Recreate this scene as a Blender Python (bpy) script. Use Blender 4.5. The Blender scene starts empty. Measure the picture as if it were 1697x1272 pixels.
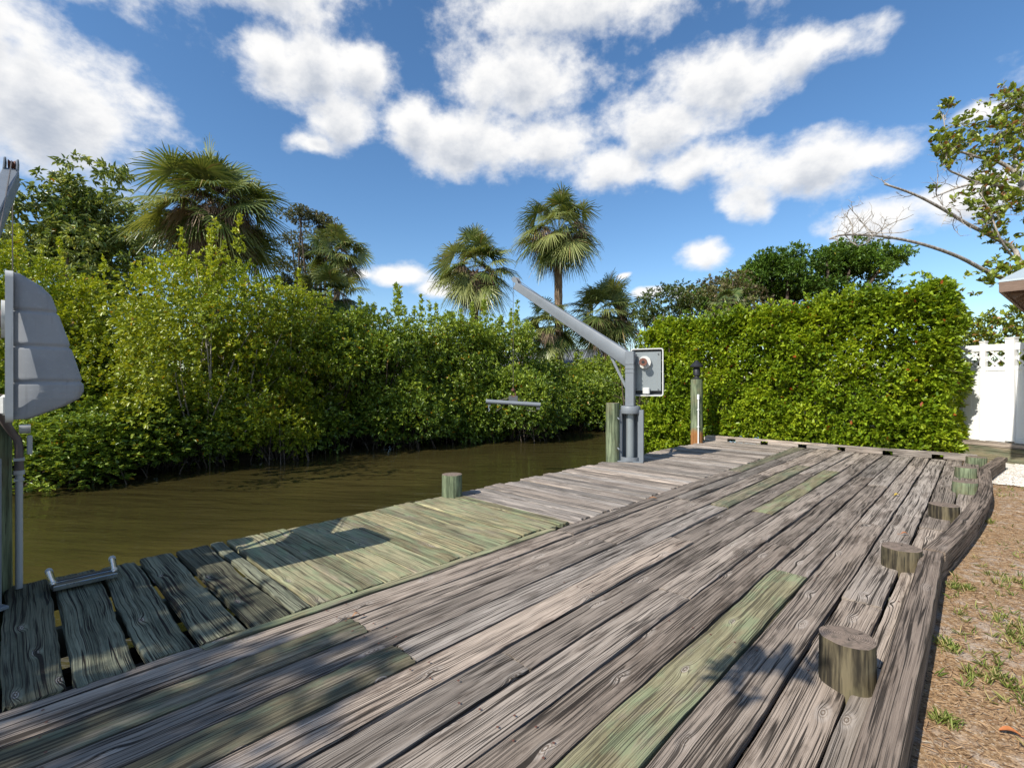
import bpy, math, random
import numpy as np
R = math.radians
SC = bpy.context.scene
COL = SC.collection
rng = np.random.default_rng(7)
random.seed(7)
# Site axes: X across the dock (water towards -X), Y along the long deck boards, Z up, deck top at z = 0.
YAW = R(44)
def site(lat, dep, z=0.0):  # camera-relative offsets, mostly worked out from image coordinates
    """metres right of / ahead of the camera -> site x, y"""
    return (-math.sin(YAW)*dep + math.cos(YAW)*lat, math.cos(YAW)*dep + math.sin(YAW)*lat, z)

# ------------------------------------------------------------------ camera
cam = bpy.data.cameras.new("camera")
cam.sensor_width = 36.0
cam.lens = 800/1697*36
cam.clip_start = 0.05
cam.clip_end = 2000
camo = bpy.data.objects.new("camera", cam)
camo.location = (0, 0, 1.5)
camo.rotation_euler = (R(90), 0, YAW)
COL.objects.link(camo)
SC.camera = camo

# ------------------------------------------------------------------ node helper
class NT:
    def __init__(s, tree):
        s.t = tree; s.n = tree.nodes; s.l = tree.links
    def node(s, typ, **kw):
        n = s.n.new(typ)
        for k, v in kw.items(): setattr(n, k, v)
        return n
    def put(s, sock, v):
        if isinstance(v, V): v = v.s
        if hasattr(v, 'links'): s.l.new(v, sock)
        else: sock.default_value = v
    def m(s, op, *a, clamp=False):
        n = s.node('ShaderNodeMath', operation=op, use_clamp=clamp)
        for i, x in enumerate(a): s.put(n.inputs[i], x)
        return V(s, n.outputs[0])
    def xyz(s, x, y, z=0.0):
        n = s.node('ShaderNodeCombineXYZ')
        for i, q in enumerate((x, y, z)): s.put(n.inputs[i], q)
        return n.outputs[0]
    def sep(s, v):
        n = s.node('ShaderNodeSeparateXYZ'); s.put(n.inputs[0], v)
        return [V(s, o) for o in n.outputs]
    def noise(s, vec, scale=1.0, detail=3.0, rough=.55, dist=0.0):
        n = s.node('ShaderNodeTexNoise'); s.put(n.inputs['Vector'], vec)
        n.inputs['Scale'].default_value = scale; n.inputs['Detail'].default_value = detail
        n.inputs['Roughness'].default_value = rough; n.inputs['Distortion'].default_value = dist
        return V(s, n.outputs['Fac'])
    def ss(s, x, a, b, lo=0.0, hi=1.0, typ='SMOOTHSTEP'):
        n = s.node('ShaderNodeMapRange', interpolation_type=typ)
        for i, q in enumerate((x, a, b, lo, hi)): s.put(n.inputs[i], q)
        return V(s, n.outputs[0])
    def mix(s, f, a, b, mode='MIX'):
        n = s.node('ShaderNodeMix', data_type='RGBA', blend_type=mode)
        for i, q in ((0, f), (6, a), (7, b)):
            if isinstance(q, tuple) and len(q) == 3: q = (*q, 1)
            s.put(n.inputs[i], q)
        return n.outputs[2]
    def attr(s, name):
        n = s.node('ShaderNodeAttribute', attribute_name=name)
        return V(s, n.outputs['Fac'])
    def tc(s, which='Object'):
        return s.node('ShaderNodeTexCoord').outputs[which]
    def bump(s, h, strength=1.0, dist=.01):
        n = s.node('ShaderNodeBump'); s.put(n.inputs['Height'], h)
        n.inputs['Strength'].default_value = strength; n.inputs['Distance'].default_value = dist
        return n.outputs[0]
class V:
    def __init__(s, nt, sock): s.nt = nt; s.s = sock
    def __add__(s, o): return s.nt.m('ADD', s, o)
    __radd__ = __add__
    def __mul__(s, o): return s.nt.m('MULTIPLY', s, o)
    __rmul__ = __mul__
    def __sub__(s, o): return s.nt.m('SUBTRACT', s, o)
    def __rsub__(s, o): return s.nt.m('SUBTRACT', o, s)
    def __truediv__(s, o): return s.nt.m('DIVIDE', s, o)
    def __pow__(s, o): return s.nt.m('POWER', s, o)

# ------------------------------------------------------------------ world: sky and clouds
SUN_EL = R(41)
SUN_DIR_TRAVEL = math.atan2(1.0, 0.07)            # shadows fall towards +Y, a touch to +X
world = bpy.data.worlds.new("World"); SC.world = world
world.use_nodes = True
w = NT(world.node_tree); w.n.clear()
sky = w.node('ShaderNodeTexSky', sky_type='NISHITA')
sky.sun_disc = False
sky.sun_elevation = SUN_EL
sx, sy = -math.cos(SUN_DIR_TRAVEL), -math.sin(SUN_DIR_TRAVEL)   # towards the sun
sky.sun_rotation = math.atan2(sx, sy)
sky.air_density = 1.0; sky.dust_density = 0.3; sky.ozone_density = 2.5; sky.altitude = 0
hs = w.node('ShaderNodeHueSaturation'); w.put(hs.inputs['Color'], sky.outputs[0])
hs.inputs['Saturation'].default_value = 1.18
hs.inputs['Value'].default_value = 1.0
D = w.tc('Generated')
BLOBS = [  # azimuth from the dock view axis, elevation, half-widths (radians)
(-0.77,0.395,0.140,0.105),(-0.86,0.45,0.12,0.10),(-0.90,0.30,0.10,0.05),(-0.390,0.538,0.115,0.060),(-0.462,0.545,0.060,0.041),(-0.346,0.482,0.077,0.055),(-0.301,0.552,0.068,0.043),
(0.002,0.564,0.150,0.071),(-0.085,0.465,0.165,0.062),(0.064,0.459,0.112,0.055),(-0.20,0.482,0.07,0.050),(0.199,0.415,0.072,0.046),(0.305,0.479,0.125,0.055),(0.414,0.520,0.136,0.055),
(0.551,0.530,0.110,0.030),(0.360,0.405,0.125,0.032),(0.542,0.362,0.119,0.052),(0.637,0.361,0.060,0.026),(0.465,0.325,0.060,0.032),(0.382,0.238,0.045,0.026),(-0.225,0.215,0.065,0.026),(-0.159,0.192,0.049,0.022),
(-0.301,0.213,0.034,0.015),(0.645,0.268,0.075,0.030),(0.767,0.272,0.078,0.042),(0.767,0.382,0.032,0.014),(0.270,0.178,0.026,0.012),(0.229,0.220,0.016,0.007),(0.338,0.172,0.030,0.014),
(-0.390,0.434,0.040,0.018),(0.15,0.66,0.25,0.05),(-0.45,0.64,0.14,0.05),(-0.85,0.60,0.25,0.08),(0.6,0.66,0.18,0.05),(0.98,0.40,0.15,0.08),(1.5,0.35,0.3,0.12),(2.2,0.5,0.4,0.15),(-1.5,0.4,0.35,0.14),(-2.3,0.3,0.4,0.12),(3.0,0.35,0.3,0.1)]
grp = bpy.data.node_groups.new("cloud_field", 'ShaderNodeTree')
grp.interface.new_socket('Vector', in_out='INPUT', socket_type='NodeSocketVector')
grp.interface.new_socket('Shift', in_out='INPUT', socket_type='NodeSocketFloat')
grp.interface.new_socket('Field', in_out='OUTPUT', socket_type='NodeSocketFloat')
g = NT(grp)
gi = g.node('NodeGroupInput'); go = g.node('NodeGroupOutput')
gx, gy, gz = g.sep(gi.outputs[0])
fwd = gx*(-math.sin(YAW)) + gy*math.cos(YAW)
rgt = gx*math.cos(YAW) + gy*math.sin(YAW)
az = g.m('ARCTAN2', rgt, fwd)
hyp = g.m('SQRT', fwd*fwd + rgt*rgt)
el = g.m('ARCTAN2', gz, hyp) + V(g, gi.outputs[1])
ae = g.xyz(az, el, 0.0)
warp = g.node('ShaderNodeTexNoise'); g.put(warp.inputs['Vector'], ae)
warp.inputs['Scale'].default_value = 9; warp.inputs['Detail'].default_value = 2
wv = g.node('ShaderNodeVectorMath', operation='MULTIPLY_ADD')
g.put(wv.inputs[0], warp.outputs['Color']); wv.inputs[1].default_value = (.06, .045, 0); wv.inputs[2].default_value = (-.03, -.0225, 0)
wa = g.node('ShaderNodeVectorMath', operation='ADD'); g.put(wa.inputs[0], ae); g.put(wa.inputs[1], wv.outputs[0])
field = None
for (a, e, ra, re) in BLOBS:
    q = g.node('ShaderNodeVectorMath', operation='MULTIPLY_ADD')
    g.put(q.inputs[0], wa.outputs[0]); q.inputs[1].default_value = (1/ra, 1/re, 0); q.inputs[2].default_value = (-a/ra, -e/re, 0)
    ln = g.node('ShaderNodeVectorMath', operation='LENGTH'); g.put(ln.inputs[0], q.outputs[0])
    f = g.m('SUBTRACT', 1.0, V(g, ln.outputs['Value']))
    f = g.m('MAXIMUM', f, -1.5)
    field = f if field is None else g.m('SMOOTH_MAX', field, f, .35)
n1 = g.noise(g.xyz(az*1.0, el*1.35, 3.1), 11, 7, .58)
n2 = g.noise(g.xyz(az*1.0, el*1.5, 9.7), 34, 5, .6)
fld = field + (n1 - .5)*1.7 + (n2 - .5)*.6
g.put(go.inputs[0], fld)
def cloud(shift):
    n = w.node('ShaderNodeGroup'); n.node_tree = grp
    w.put(n.inputs[0], D); n.inputs[1].default_value = shift
    return V(w, n.outputs[0])
c0 = cloud(0.0); c1 = cloud(0.035)
dens = w.ss(c0, -.28, .55)
shade = w.ss(c1*.7 + c0*.3, .15, 1.15)            # thick cloud above -> greyer base
ccol = w.mix(shade, (1.0, .99, .975), (.46, .51, .60))
sep = w.node('ShaderNodeSeparateXYZ'); w.put(sep.inputs[0], D)
bg1 = w.node('ShaderNodeBackground'); w.put(bg1.inputs[0], hs.outputs[0]); bg1.inputs[1].default_value = 0.125
bg2 = w.node('ShaderNodeBackground'); w.put(bg2.inputs[0], ccol); bg2.inputs[1].default_value = 0.78
mx = w.node('ShaderNodeMixShader'); w.put(mx.inputs[0], dens*.97); w.l.new(bg1.outputs[0], mx.inputs[1]); w.l.new(bg2.outputs[0], mx.inputs[2])
wo = w.node('ShaderNodeOutputWorld'); w.l.new(mx.outputs[0], wo.inputs[0])

sunl = bpy.data.lights.new("sun", 'SUN'); sunl.energy = 4.6; sunl.angle = R(0.5); sunl.color = (1.0, .95, .86)
suno = bpy.data.objects.new("sun", sunl); COL.objects.link(suno)
from mathutils import Vector, Matrix
tosun = Vector((sx*math.cos(SUN_EL), sy*math.cos(SUN_EL), math.sin(SUN_EL)))
suno.rotation_euler = tosun.to_track_quat('Z', 'Y').to_euler()
SC.view_settings.view_transform = 'Standard'
SC.view_settings.look = 'None'
SC.view_settings.exposure = 0.42
SC.view_settings.gamma = 1.0
SC.cycles.max_bounces = 6
SC.cycles.diffuse_bounces = 3
SC.cycles.transmission_bounces = 4
SC.cycles.transparent_max_bounces = 4

# ------------------------------------------------------------------ object helpers
def tag(o, label=None, cat=None, group=None, kind=None):
    if label: o['label'] = label
    if cat: o['category'] = cat
    if group: o['group'] = group
    if kind: o['kind'] = kind
    return o
def empty(name, loc=(0, 0, 0), rz=0, label=None, cat=None, group=None):
    o = bpy.data.objects.new(name, None); COL.objects.link(o)
    o.location = loc; o.rotation_euler = (0, 0, rz); o.empty_display_size = .2
    return tag(o, label, cat, group)
def copy_tree(o, parent=None):
    c = o.copy(); COL.objects.link(c)
    if parent: c.parent = parent
    for ch in list(o.children): copy_tree(ch, c)
    return c

class MB:
    """collects geometry; build() links it as ONE mesh object"""
    def __init__(s):
        s.v = []; s.f = []; s.uv = []; s.r = []; s.n = 0
    def add(s, verts, faces, rnd=None, uv=None):
        verts = np.asarray(verts, dtype=float).reshape(-1, 3)
        s.v.append(verts)
        s.f += [tuple(i + s.n for i in f) for f in faces]
        k = len(verts)
        s.r.append(np.full(k, random.random() if rnd is None else rnd))
        s.uv.append(np.zeros((k, 2)) if uv is None else np.asarray(uv, dtype=float))
        s.n += k
        return s
    def box(s, c, size, rot=None, bev=0.0, rnd=None):
        x, y, z = [q/2 for q in size]
        if bev <= 0:
            vs = [(i*x, j*y, k*z) for i in (-1, 1) for j in (-1, 1) for k in (-1, 1)]
            fs = [(0, 1, 3, 2), (4, 6, 7, 5), (0, 4, 5, 1), (2, 3, 7, 6), (0, 2, 6, 4), (1, 5, 7, 3)]
        else:
            b = bev; vs = []; fs = []
            for (zz, e) in ((-z, b), (-z+b, 0), (z-b, 0), (z, b)):
                X, Y = x-e, y-e; c_ = b if e == 0 else b*.3
                vs += [(-X+c_, -Y, zz), (X-c_, -Y, zz), (X, -Y+c_, zz), (X, Y-c_, zz), (X-c_, Y, zz), (-X+c_, Y, zz), (-X, Y-c_, zz), (-X, -Y+c_, zz)]
            for L in range(3):
                for i in range(8):
                    a = L*8+i; d = L*8+(i+1) % 8
                    fs.append((a, d, d+8, a+8))
            fs += [tuple(range(7, -1, -1)), tuple(range(24, 32))]
        vs = np.array(vs)
        if rot is not None: vs = vs @ np.array(rot.to_3x3()).T
        return s.add(vs + np.array(c), fs, rnd)
    def tube(s, pts, rad, sides=8, caps=True, rnd=None):
        pts = np.asarray(pts, dtype=float); n = len(pts)
        rad = np.full(n, rad) if np.isscalar(rad) else np.asarray(rad, dtype=float)
        tan = np.gradient(pts, axis=0); tan /= (np.linalg.norm(tan, axis=1)[:, None] + 1e-9)
        up = np.array((0, 0, 1.)) if abs(tan[0][2]) < .9 else np.array((1., 0, 0))
        vs = []; ang = np.linspace(0, 2*math.pi, sides, endpoint=False)
        a = np.cross(tan[0], up); a /= np.linalg.norm(a)
        uv = []; L = 0
        for i in range(n):
            a = a - tan[i]*np.dot(a, tan[i]); a /= (np.linalg.norm(a)+1e-9); b = np.cross(tan[i], a)
            if i: L += np.linalg.norm(pts[i]-pts[i-1])
            vs.append(pts[i] + rad[i]*(np.outer(np.cos(ang), a) + np.outer(np.sin(ang), b)))
            uv.append(np.stack([np.full(sides, L), ang*rad[i]], 1))
        fs = []
        for i in range(n-1):
            for j in range(sides):
                k = (j+1) % sides
                fs.append((i*sides+j, i*sides+k, (i+1)*sides+k, (i+1)*sides+j))
        if caps:
            fs.append(tuple(range(sides-1, -1, -1))); fs.append(tuple((n-1)*sides+j for j in range(sides)))
        return s.add(np.concatenate(vs), fs, rnd, np.concatenate(uv))
    def lathe(s, prof, c=(0, 0, 0), sides=24, rnd=None, a0=0, a1=2*math.pi, caps=False):
        full = abs(a1-a0-2*math.pi) < 1e-6
        ang = np.linspace(a0, a1, sides, endpoint=not full); m = len(ang)
        vs = [(c[0]+r*math.cos(t), c[1]+r*math.sin(t), c[2]+z) for (r, z) in prof for t in ang]
        fs = []
        for i in range(len(prof)-1):
            for j in range(m if full else m-1):
                k = (j+1) % m
                fs.append((i*m+j, i*m+k, (i+1)*m+k, (i+1)*m+j))
        return s.add(vs, fs, rnd)
    def build_each(s, name, m, parent=None, smooth=False):
        """every added shape becomes a part of its own"""
        f0 = 0; o0 = 0; res = []
        for v, u, r in zip(s.v, s.uv, s.r):
            q = MB(); k = len(v); f = []
            while f0 < len(s.f) and min(s.f[f0]) >= o0 and max(s.f[f0]) < o0+k: f.append(tuple(i-o0 for i in s.f[f0])); f0 += 1
            q.v = [v]; q.uv = [u]; q.r = [r]; q.f = f; q.n = k; o0 += k
            res.append(q.build(name, m, parent, smooth))
        return res
    def build(s, name, m, parent=None, smooth=False, sub=False):
        me = bpy.data.meshes.new(name)
        me.from_pydata(np.concatenate(s.v).tolist(), [], s.f)
        me.validate()
        at = me.attributes.new('rnd', 'FLOAT', 'POINT'); at.data.foreach_set('value', np.concatenate(s.r))
        uvl = me.uv_layers.new(name='UVMap'); li = np.zeros(len(me.loops), dtype=np.int32)
        me.loops.foreach_get('vertex_index', li)
        uvl.data.foreach_set('uv', np.concatenate(s.uv)[li].ravel())
        me.materials.append(m)
        if smooth:
            me.shade_smooth()
            if smooth != 'all': me.set_sharp_from_angle(angle=R(38))
        o = bpy.data.objects.new(name, me); COL.objects.link(o)
        if parent: o.parent = parent
        return o

def fast_mesh(name, verts, quads, mats, rnd=None, parent=None, smooth=False, mat_idx=None):
    me = bpy.data.meshes.new(name)
    nv, nf = len(verts), len(quads)
    me.vertices.add(nv); me.vertices.foreach_set('co', np.asarray(verts, dtype=np.float32).ravel())
    me.loops.add(nf*4); me.loops.foreach_set('vertex_index', np.asarray(quads, dtype=np.int32).ravel())
    me.polygons.add(nf); me.polygons.foreach_set('loop_start', np.arange(0, nf*4, 4, dtype=np.int32))
    if rnd is not None:
        at = me.attributes.new('rnd', 'FLOAT', 'POINT'); at.data.foreach_set('value', np.asarray(rnd, dtype=np.float32))
    for m in (mats if isinstance(mats, list) else [mats]): me.materials.append(m)
    if mat_idx is not None: me.polygons.foreach_set('material_index', np.asarray(mat_idx, dtype=np.int32))
    me.update(calc_edges=True)
    if smooth: me.shade_smooth()
    o = bpy.data.objects.new(name, me); COL.objects.link(o)
    if parent: o.parent = parent
    return o

def unit(a): return a/(np.linalg.norm(a, axis=-1, keepdims=True)+1e-9)
def leaves(base, direc, length, width=.45, fold=.25, droop=.15):
    """oval folded leaves, 6 verts / 2 quads each"""
    n = len(base); direc = unit(direc)
    r = unit(rng.normal(size=(n, 3)))
    side = unit(np.cross(direc, r*.75 + np.array((0, 0, 1.0))))
    nrm = np.cross(side, direc)
    L = np.asarray(length).reshape(-1, 1)*np.ones((n, 1)); W = L*width*.5
    up = nrm*W*fold*2
    tip = base + direc*L - nrm*L*droop
    l1 = base + direc*L*.30 + side*W + up; l2 = base + direc*L*.72 + side*W*.85 + up*.6 - nrm*L*droop*.4
    r1 = base + direc*L*.30 - side*W + up; r2 = base + direc*L*.72 - side*W*.85 + up*.6 - nrm*L*droop*.4
    vs = np.stack([base, l1, l2, tip, r2, r1], 1).reshape(-1, 3)
    i = np.arange(n)[:, None]*6
    q = np.concatenate([i + np.array([[0, 1, 2, 3]]), i + np.array([[0, 3, 4, 5]])], 1).reshape(-1, 4)
    return vs, q
def rosettes(tips, outs, k, L, spread=.9, width=.45, fold=.25, droop=.15, tone=None, jl=.25):
    """k leaves around each twig tip"""
    n = len(tips)
    t = np.repeat(tips, k, 0); o = np.repeat(unit(outs), k, 0)
    d = unit(o + spread*unit(rng.normal(size=(n*k, 3))))
    ln = L*(1 + jl*rng.normal(size=n*k)).clip(.5, 1.6)
    b = t + rng.normal(size=(n*k, 3))*L*.22
    vs, q = leaves(b, d, ln, width, fold, droop)
    base = rng.random(n) if tone is None else tone
    rr = np.repeat(np.clip(np.repeat(base, k) + rng.normal(size=n*k)*.12, 0, 1), 6)
    return vs, q, rr
def cat_mesh(parts):
    vs = []; qs = []; rs = []; o = 0
    for v, q, r in parts:
        vs.append(v); qs.append(q+o); rs.append(r); o += len(v)
    return np.concatenate(vs), np.concatenate(qs), np.concatenate(rs)

# ------------------------------------------------------------------ materials
def new_mat(name):
    m = bpy.data.materials.new(name); m.use_nodes = True
    n = NT(m.node_tree); n.n.clear()
    out = n.node('ShaderNodeOutputMaterial')
    return m, n, out
def principled(n, out, col, rough=.6, bump=None, metal=0.0, spec=.5, **kw):
    p = n.node('ShaderNodeBsdfPrincipled')
    if isinstance(col, tuple) and len(col) == 3: col = (*col, 1)
    n.put(p.inputs['Base Color'], col); n.put(p.inputs['Roughness'], rough)
    n.put(p.inputs['Metallic'], metal); n.put(p.inputs['Specular IOR Level'], spec)
    if bump is not None: n.put(p.inputs['Normal'], bump)
    for k, v in kw.items(): n.put(p.inputs[k], v)
    n.l.new(p.outputs[0], out.inputs[0])
    return p
def wood_mat(name, light, dark, stain, knots=1.0, crack=1.0, rough=.85, lichen=None):
    m, n, out = new_mat(name)
    uvn = n.node('ShaderNodeUVMap'); uvn.uv_map = 'UVMap'
    u, v, _ = n.sep(uvn.outputs[0])
    rnd = n.attr('rnd')
    # knots
    kv = n.xyz(u*1.15, v*3.2, rnd*19)
    vor = n.node('ShaderNodeTexVoronoi', voronoi_dimensions='2D'); n.put(vor.inputs['Vector'], n.xyz(u*1.7, v*4.4)); vor.inputs['Scale'].default_value = 1.0
    kd = V(n, vor.outputs['Distance'])
    cc = n.sep(vor.outputs['Color'])[0]
    kmask = n.ss(cc, .44, .46)
    hump = n.m('EXPONENT', kd*kd*(-85.0))*kmask*knots
    core = n.ss(kd, .095, .045)*kmask*knots
    wob = n.noise(n.xyz(u*.55, v*3.0, rnd*31), 1, 2, .5)
    wob2 = n.noise(n.xyz(u*2.5, v*12.0, rnd*11), 1, 2, .5)
    vv = v + (wob - .5)*.020 + (wob2 - .5)*.0035 + hump*.024
    fib = n.noise(n.xyz(u*4.0, vv*420, rnd*13), 1, 2, .6)
    fib2 = n.noise(n.xyz(u*.75, vv*125, rnd*23), 1, 3, .60)
    broad = n.noise(n.xyz(u*.45, vv*30, rnd*7), 1, 3, .58)
    # drying cracks: thin, long, broken
    def crackline(su, sv, z, w0, w1, mu, mv, m0, m1):
        c_ = n.noise(n.xyz(u*su, vv*sv, z), 1, 1.0, .5)
        return n.ss(n.m('ABSOLUTE', c_ - .5), w1, w0)*n.ss(n.noise(n.xyz(u*mu, v*mv, z+5), 1, 2), m0, m1)
    k1 = crackline(.34, 27, rnd*5+2, .010, .026, .8, 8, .42, .48)
    k2 = crackline(.5, 50, rnd*7+4, .012, .032, 1.2, 9, .44, .50)
    k3 = crackline(.8, 90, rnd*9+6, .010, .040, 2.0, 12, .42, .52)
    cracks = n.m('MAXIMUM', n.m('MAXIMUM', k1, k2*.90), k3*.65)*crack
    blot = n.noise(n.xyz(u*1.3, v*7.5, rnd*17), 1, 6, .70)
    fine = n.noise(n.xyz(u*14, v*40, rnd*3), 1, 4, .7)
    g1 = broad*.22 + fib*.40 + fib2*.48
    g1 = n.ss(g1, .34, .76)
    col = n.mix(g1, dark, light)
    col = n.mix(n.ss(blot, .50, .66)*.80, col, stain)
    col = n.mix(n.ss(fine, .5, .8)*.30, col, light)
    pit = n.ss(n.noise(n.xyz(u*30, v*70, rnd*2), 1, 2), .70, .76)
    col = n.mix(pit*.5, col, dark)
    # plank to plank tone
    tone = rnd*.60 + .66
    tint = n.mix(n.noise(n.xyz(rnd*91, .3, .7), 1, 0), (1.10, .985, .88), (.95, .99, 1.02))
    tv = n.node('ShaderNodeVectorMath', operation='SCALE'); n.put(tv.inputs[0], tint); n.put(tv.inputs['Scale'], tone)
    col = n.mix(1.0, col, tv.outputs[0], 'MULTIPLY')
    kc = n.mix(n.ss(n.m('SINE', kd*150), -.6, .8), (.20, .15, .11), (.50, .43, .36))
    col = n.mix(core*.85, col, kc)
    halo = n.ss(kd, .17, .10)*(1.0-n.ss(kd, .10, .06))*kmask*knots
    col = n.mix(halo*.45, col, light)
    if lichen is not None:
        wornp = n.noise(n.xyz(u*1.4, v*5, rnd*37), 1, 5, .7)
        col = n.mix(n.ss(wornp, .50, .64)*.75, col, n.mix(g1, (.17, .135, .095), (.44, .375, .27)))
        li = n.noise(n.xyz(u*3.0, v*9, rnd*29), 1, 5, .65)
        col = n.mix(n.ss(li, .46, .62)*.65, col, lichen)
    col = n.mix(cracks*.93, col, (.020, .015, .011))
    core = core*.9
    h = g1*.6 + fib*.30 + fine*.15 - cracks*1.9 + core*.5 + hump*.4
    principled(n, out, col, rough, n.bump(h, .8, .0038), spec=.25)
    return m
M = {}
M['grey_wood'] = wood_mat('weathered_grey_wood', (.50, .435, .37), (.235, .195, .160), (.125, .098, .077))
M['kerb_wood'] = wood_mat('kerb_timber', (.40, .34, .285), (.18, .145, .12), (.12, .095, .075), knots=.6)
M['pale_wood'] = wood_mat('sun_bleached_wood', (.54, .48, .42), (.27, .23, .195), (.31, .265, .23), knots=.5, crack=.8)
M['green_wood'] = wood_mat('pressure_treated_wood', (.46, .43, .265), (.19, .17, .095), (.22, .19, .105), crack=.75, lichen=(.27, .32, .175))
M['moss_wood'] = wood_mat('mossy_wood', (.31, .28, .185), (.10, .095, .06), (.13, .12, .075), crack=.8, lichen=(.16, .19, .12))
M['shaded_old_green'] = wood_mat('shaded_old_green_wood', (.29, .29, .20), (.07, .078, .053), (.10, .11, .075), crack=1.2)  # green wood darkened further: tree shade on the near walkway put into the colour

def pile_mat(name, rust=False, dark=False):
    m, n, out = new_mat(name)
    uvn = n.node('ShaderNodeUVMap'); uvn.uv_map = 'UVMap'
    u, v, _ = n.sep(uvn.outputs[0])
    px, py, pz = n.sep(n.tc('Object'))
    rnd = n.attr('rnd')
    st = n.noise(n.xyz(px*26, py*26, pz*2.2 + rnd*9), 1, 4, .6)
    st2 = n.noise(n.xyz(px*90, py*90, pz*3 + rnd*4), 1, 3, .6)
    bl = n.noise(n.xyz(px*5, py*5, pz*3.2 + rnd*6), 1, 4, .6)
    if dark: col = n.mix(n.ss(st, .38, .66), (.030, .025, .018), (.17, .14, .085))
    else: col = n.mix(n.ss(st, .35, .68), (.075, .095, .055), (.235, .275, .165))
    col = n.mix(n.ss(bl, .5, .68)*.6, col, (.17, .15, .085))
    col = n.mix(n.ss(st2, .6, .66)*.8, col, (.03, .028, .02))
    if rust:
        col = n.mix(n.ss(pz + (bl-.5)*.35, .38, .22), col, n.mix(n.ss(st, .3, .7), (.20, .085, .028), (.42, .20, .075)))
    principled(n, out, col, .85, n.bump(st2*.6 + st*.6, .8, .006), spec=.2)
    return m
M['pile'] = pile_mat('treated_pile'); M['pile_dark'] = pile_mat('weathered_pile', dark=True); M['pile_rust'] = pile_mat('rust_stained_pile', True)
m, n, out = new_mat('pile_end_grain')
px, py, pz = n.sep(n.tc('Object'))
rr = n.m('SQRT', (px+.01)*(px+.01) + (py-.008)*(py-.008)) + n.noise(n.xyz(px*6, py*6, 0), 1, 3)*.035
ringp = n.m('SINE', rr*620)*.5+.5
ct = n.noise(n.xyz(px*30, py*30, pz*4), 1, 4, .65)
ang = n.m('ARCTAN2', py, px)
chk = n.ss(n.noise(n.xyz(ang*3.1, rr*9, n.attr('rnd')*9), 1, 2), .66, .70)
ec = n.mix(ringp*.6, (.17, .125, .095), (.36, .28, .22))
ec = n.mix(n.ss(ct, .45, .65)*.65, ec, (.09, .075, .06)); ec = n.mix(chk*.9, ec, (.02, .016, .012))
principled(n, out, ec, .9, n.bump(ringp*.4+ct*.5-chk, .8, .004), spec=.2)
M['end_grain'] = m

def metal_mat(name, col, rough=.5, var=.12, metal=.0, dirt=(.25, .24, .22), bumpd=.0006):
    m, n, out = new_mat(name)
    o = n.tc('Object')
    a = n.noise(o, 4, 5, .65); b = n.noise(o, 40, 4, .7)
    px, py, pz = n.sep(o)
    st = n.noise(n.xyz(px*25, py*25, pz*1.4), 1, 4, .6)
    c = n.mix(n.ss(a, .35, .7)*.5, col, tuple(q*(1-var*2) for q in col))
    c = n.mix(n.ss(st, .55, .75)*.45, c, dirt)
    c = n.mix(n.ss(b, .58, .72)*.35, c, tuple(min(1, q*1.35) for q in col))
    principled(n, out, c, a*.25 + (rough-.12), n.bump(b, .35, bumpd), metal=metal)
    return m
M['galv'] = metal_mat('galvanised_grey_paint', (.185, .205, .225), .5, dirt=(.15, .16, .17))
M['galv_dark'] = metal_mat('dark_grey_metal', (.095, .10, .105), .55)
M['housing'] = metal_mat('grey_fibreglass', (.27, .285, .305), .55, .16, dirt=(.12, .12, .12))
M['housing_edge'] = metal_mat('pale_fibreglass', (.60, .60, .57), .5, .08)
M['plate'] = metal_mat('pale_metal_plate', (.27, .30, .31), .35, .1, metal=.3)
M['chrome'] = metal_mat('stainless_steel', (.60, .60, .60), .25, .05, metal=1.0, dirt=(.35, .33, .3))
M['rust'] = metal_mat('rusty_iron', (.15, .06, .038), .75, .2, dirt=(.10, .04, .025))
M['black'] = metal_mat('black_plastic', (.02, .02, .022), .45, .1, dirt=(.05, .05, .05))
M['pvc'] = metal_mat('grey_conduit', (.42, .43, .43), .45, .06)
M['old_pipe'] = metal_mat('brown_stained_pipe', (.13, .10, .09), .6, .1, dirt=(.10, .06, .045))
M['white_pvc'] = metal_mat('white_conduit', (.72, .72, .70), .45, .05, dirt=(.5, .48, .42))
M['vinyl'] = metal_mat('white_vinyl', (.80, .80, .78), .4, .02, dirt=(.74, .73, .69), bumpd=.0002)
M['wire'] = metal_mat('steel_cable', (.16, .14, .12), .5, .1, metal=.5, dirt=(.2, .1, .06))
M['strap'] = metal_mat('yellow_sling', (.42, .33, .12), .7, .1)

def leaf_mat(name, dark, mid, lite, odd=(.45, .22, .02), oddp=.965, rough=.38, trans=.24, spec=.5):
    m, n, out = new_mat(name)
    r = n.attr('rnd')
    isl = n.node('ShaderNodeNewGeometry').outputs['Random Per Island']
    ir = V(n, isl)
    col = n.mix(n.ss(r, 0, .5, typ='LINEAR'), dark, mid)
    col = n.mix(n.ss(r, .5, 1.0, typ='LINEAR'), col, lite)
    col = n.mix(ir*ir*.6, col, lite)
    col = n.mix(n.ss(ir, oddp, oddp+.004), col, odd)
    p = n.node('ShaderNodeBsdfPrincipled'); n.put(p.inputs['Base Color'], col)
    p.inputs['Roughness'].default_value = rough; p.inputs['Specular IOR Level'].default_value = spec
    t = n.node('ShaderNodeBsdfTranslucent')
    tcol = n.mix(1.0, col, (1.5, 1.35, .6), 'MULTIPLY'); n.put(t.inputs[0], tcol)
    mxs = n.node('ShaderNodeMixShader'); mxs.inputs[0].default_value = trans
    n.l.new(p.outputs[0], mxs.inputs[1]); n.l.new(t.outputs[0], mxs.inputs[2]); n.l.new(mxs.outputs[0], out.inputs[0])
    return m
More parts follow.
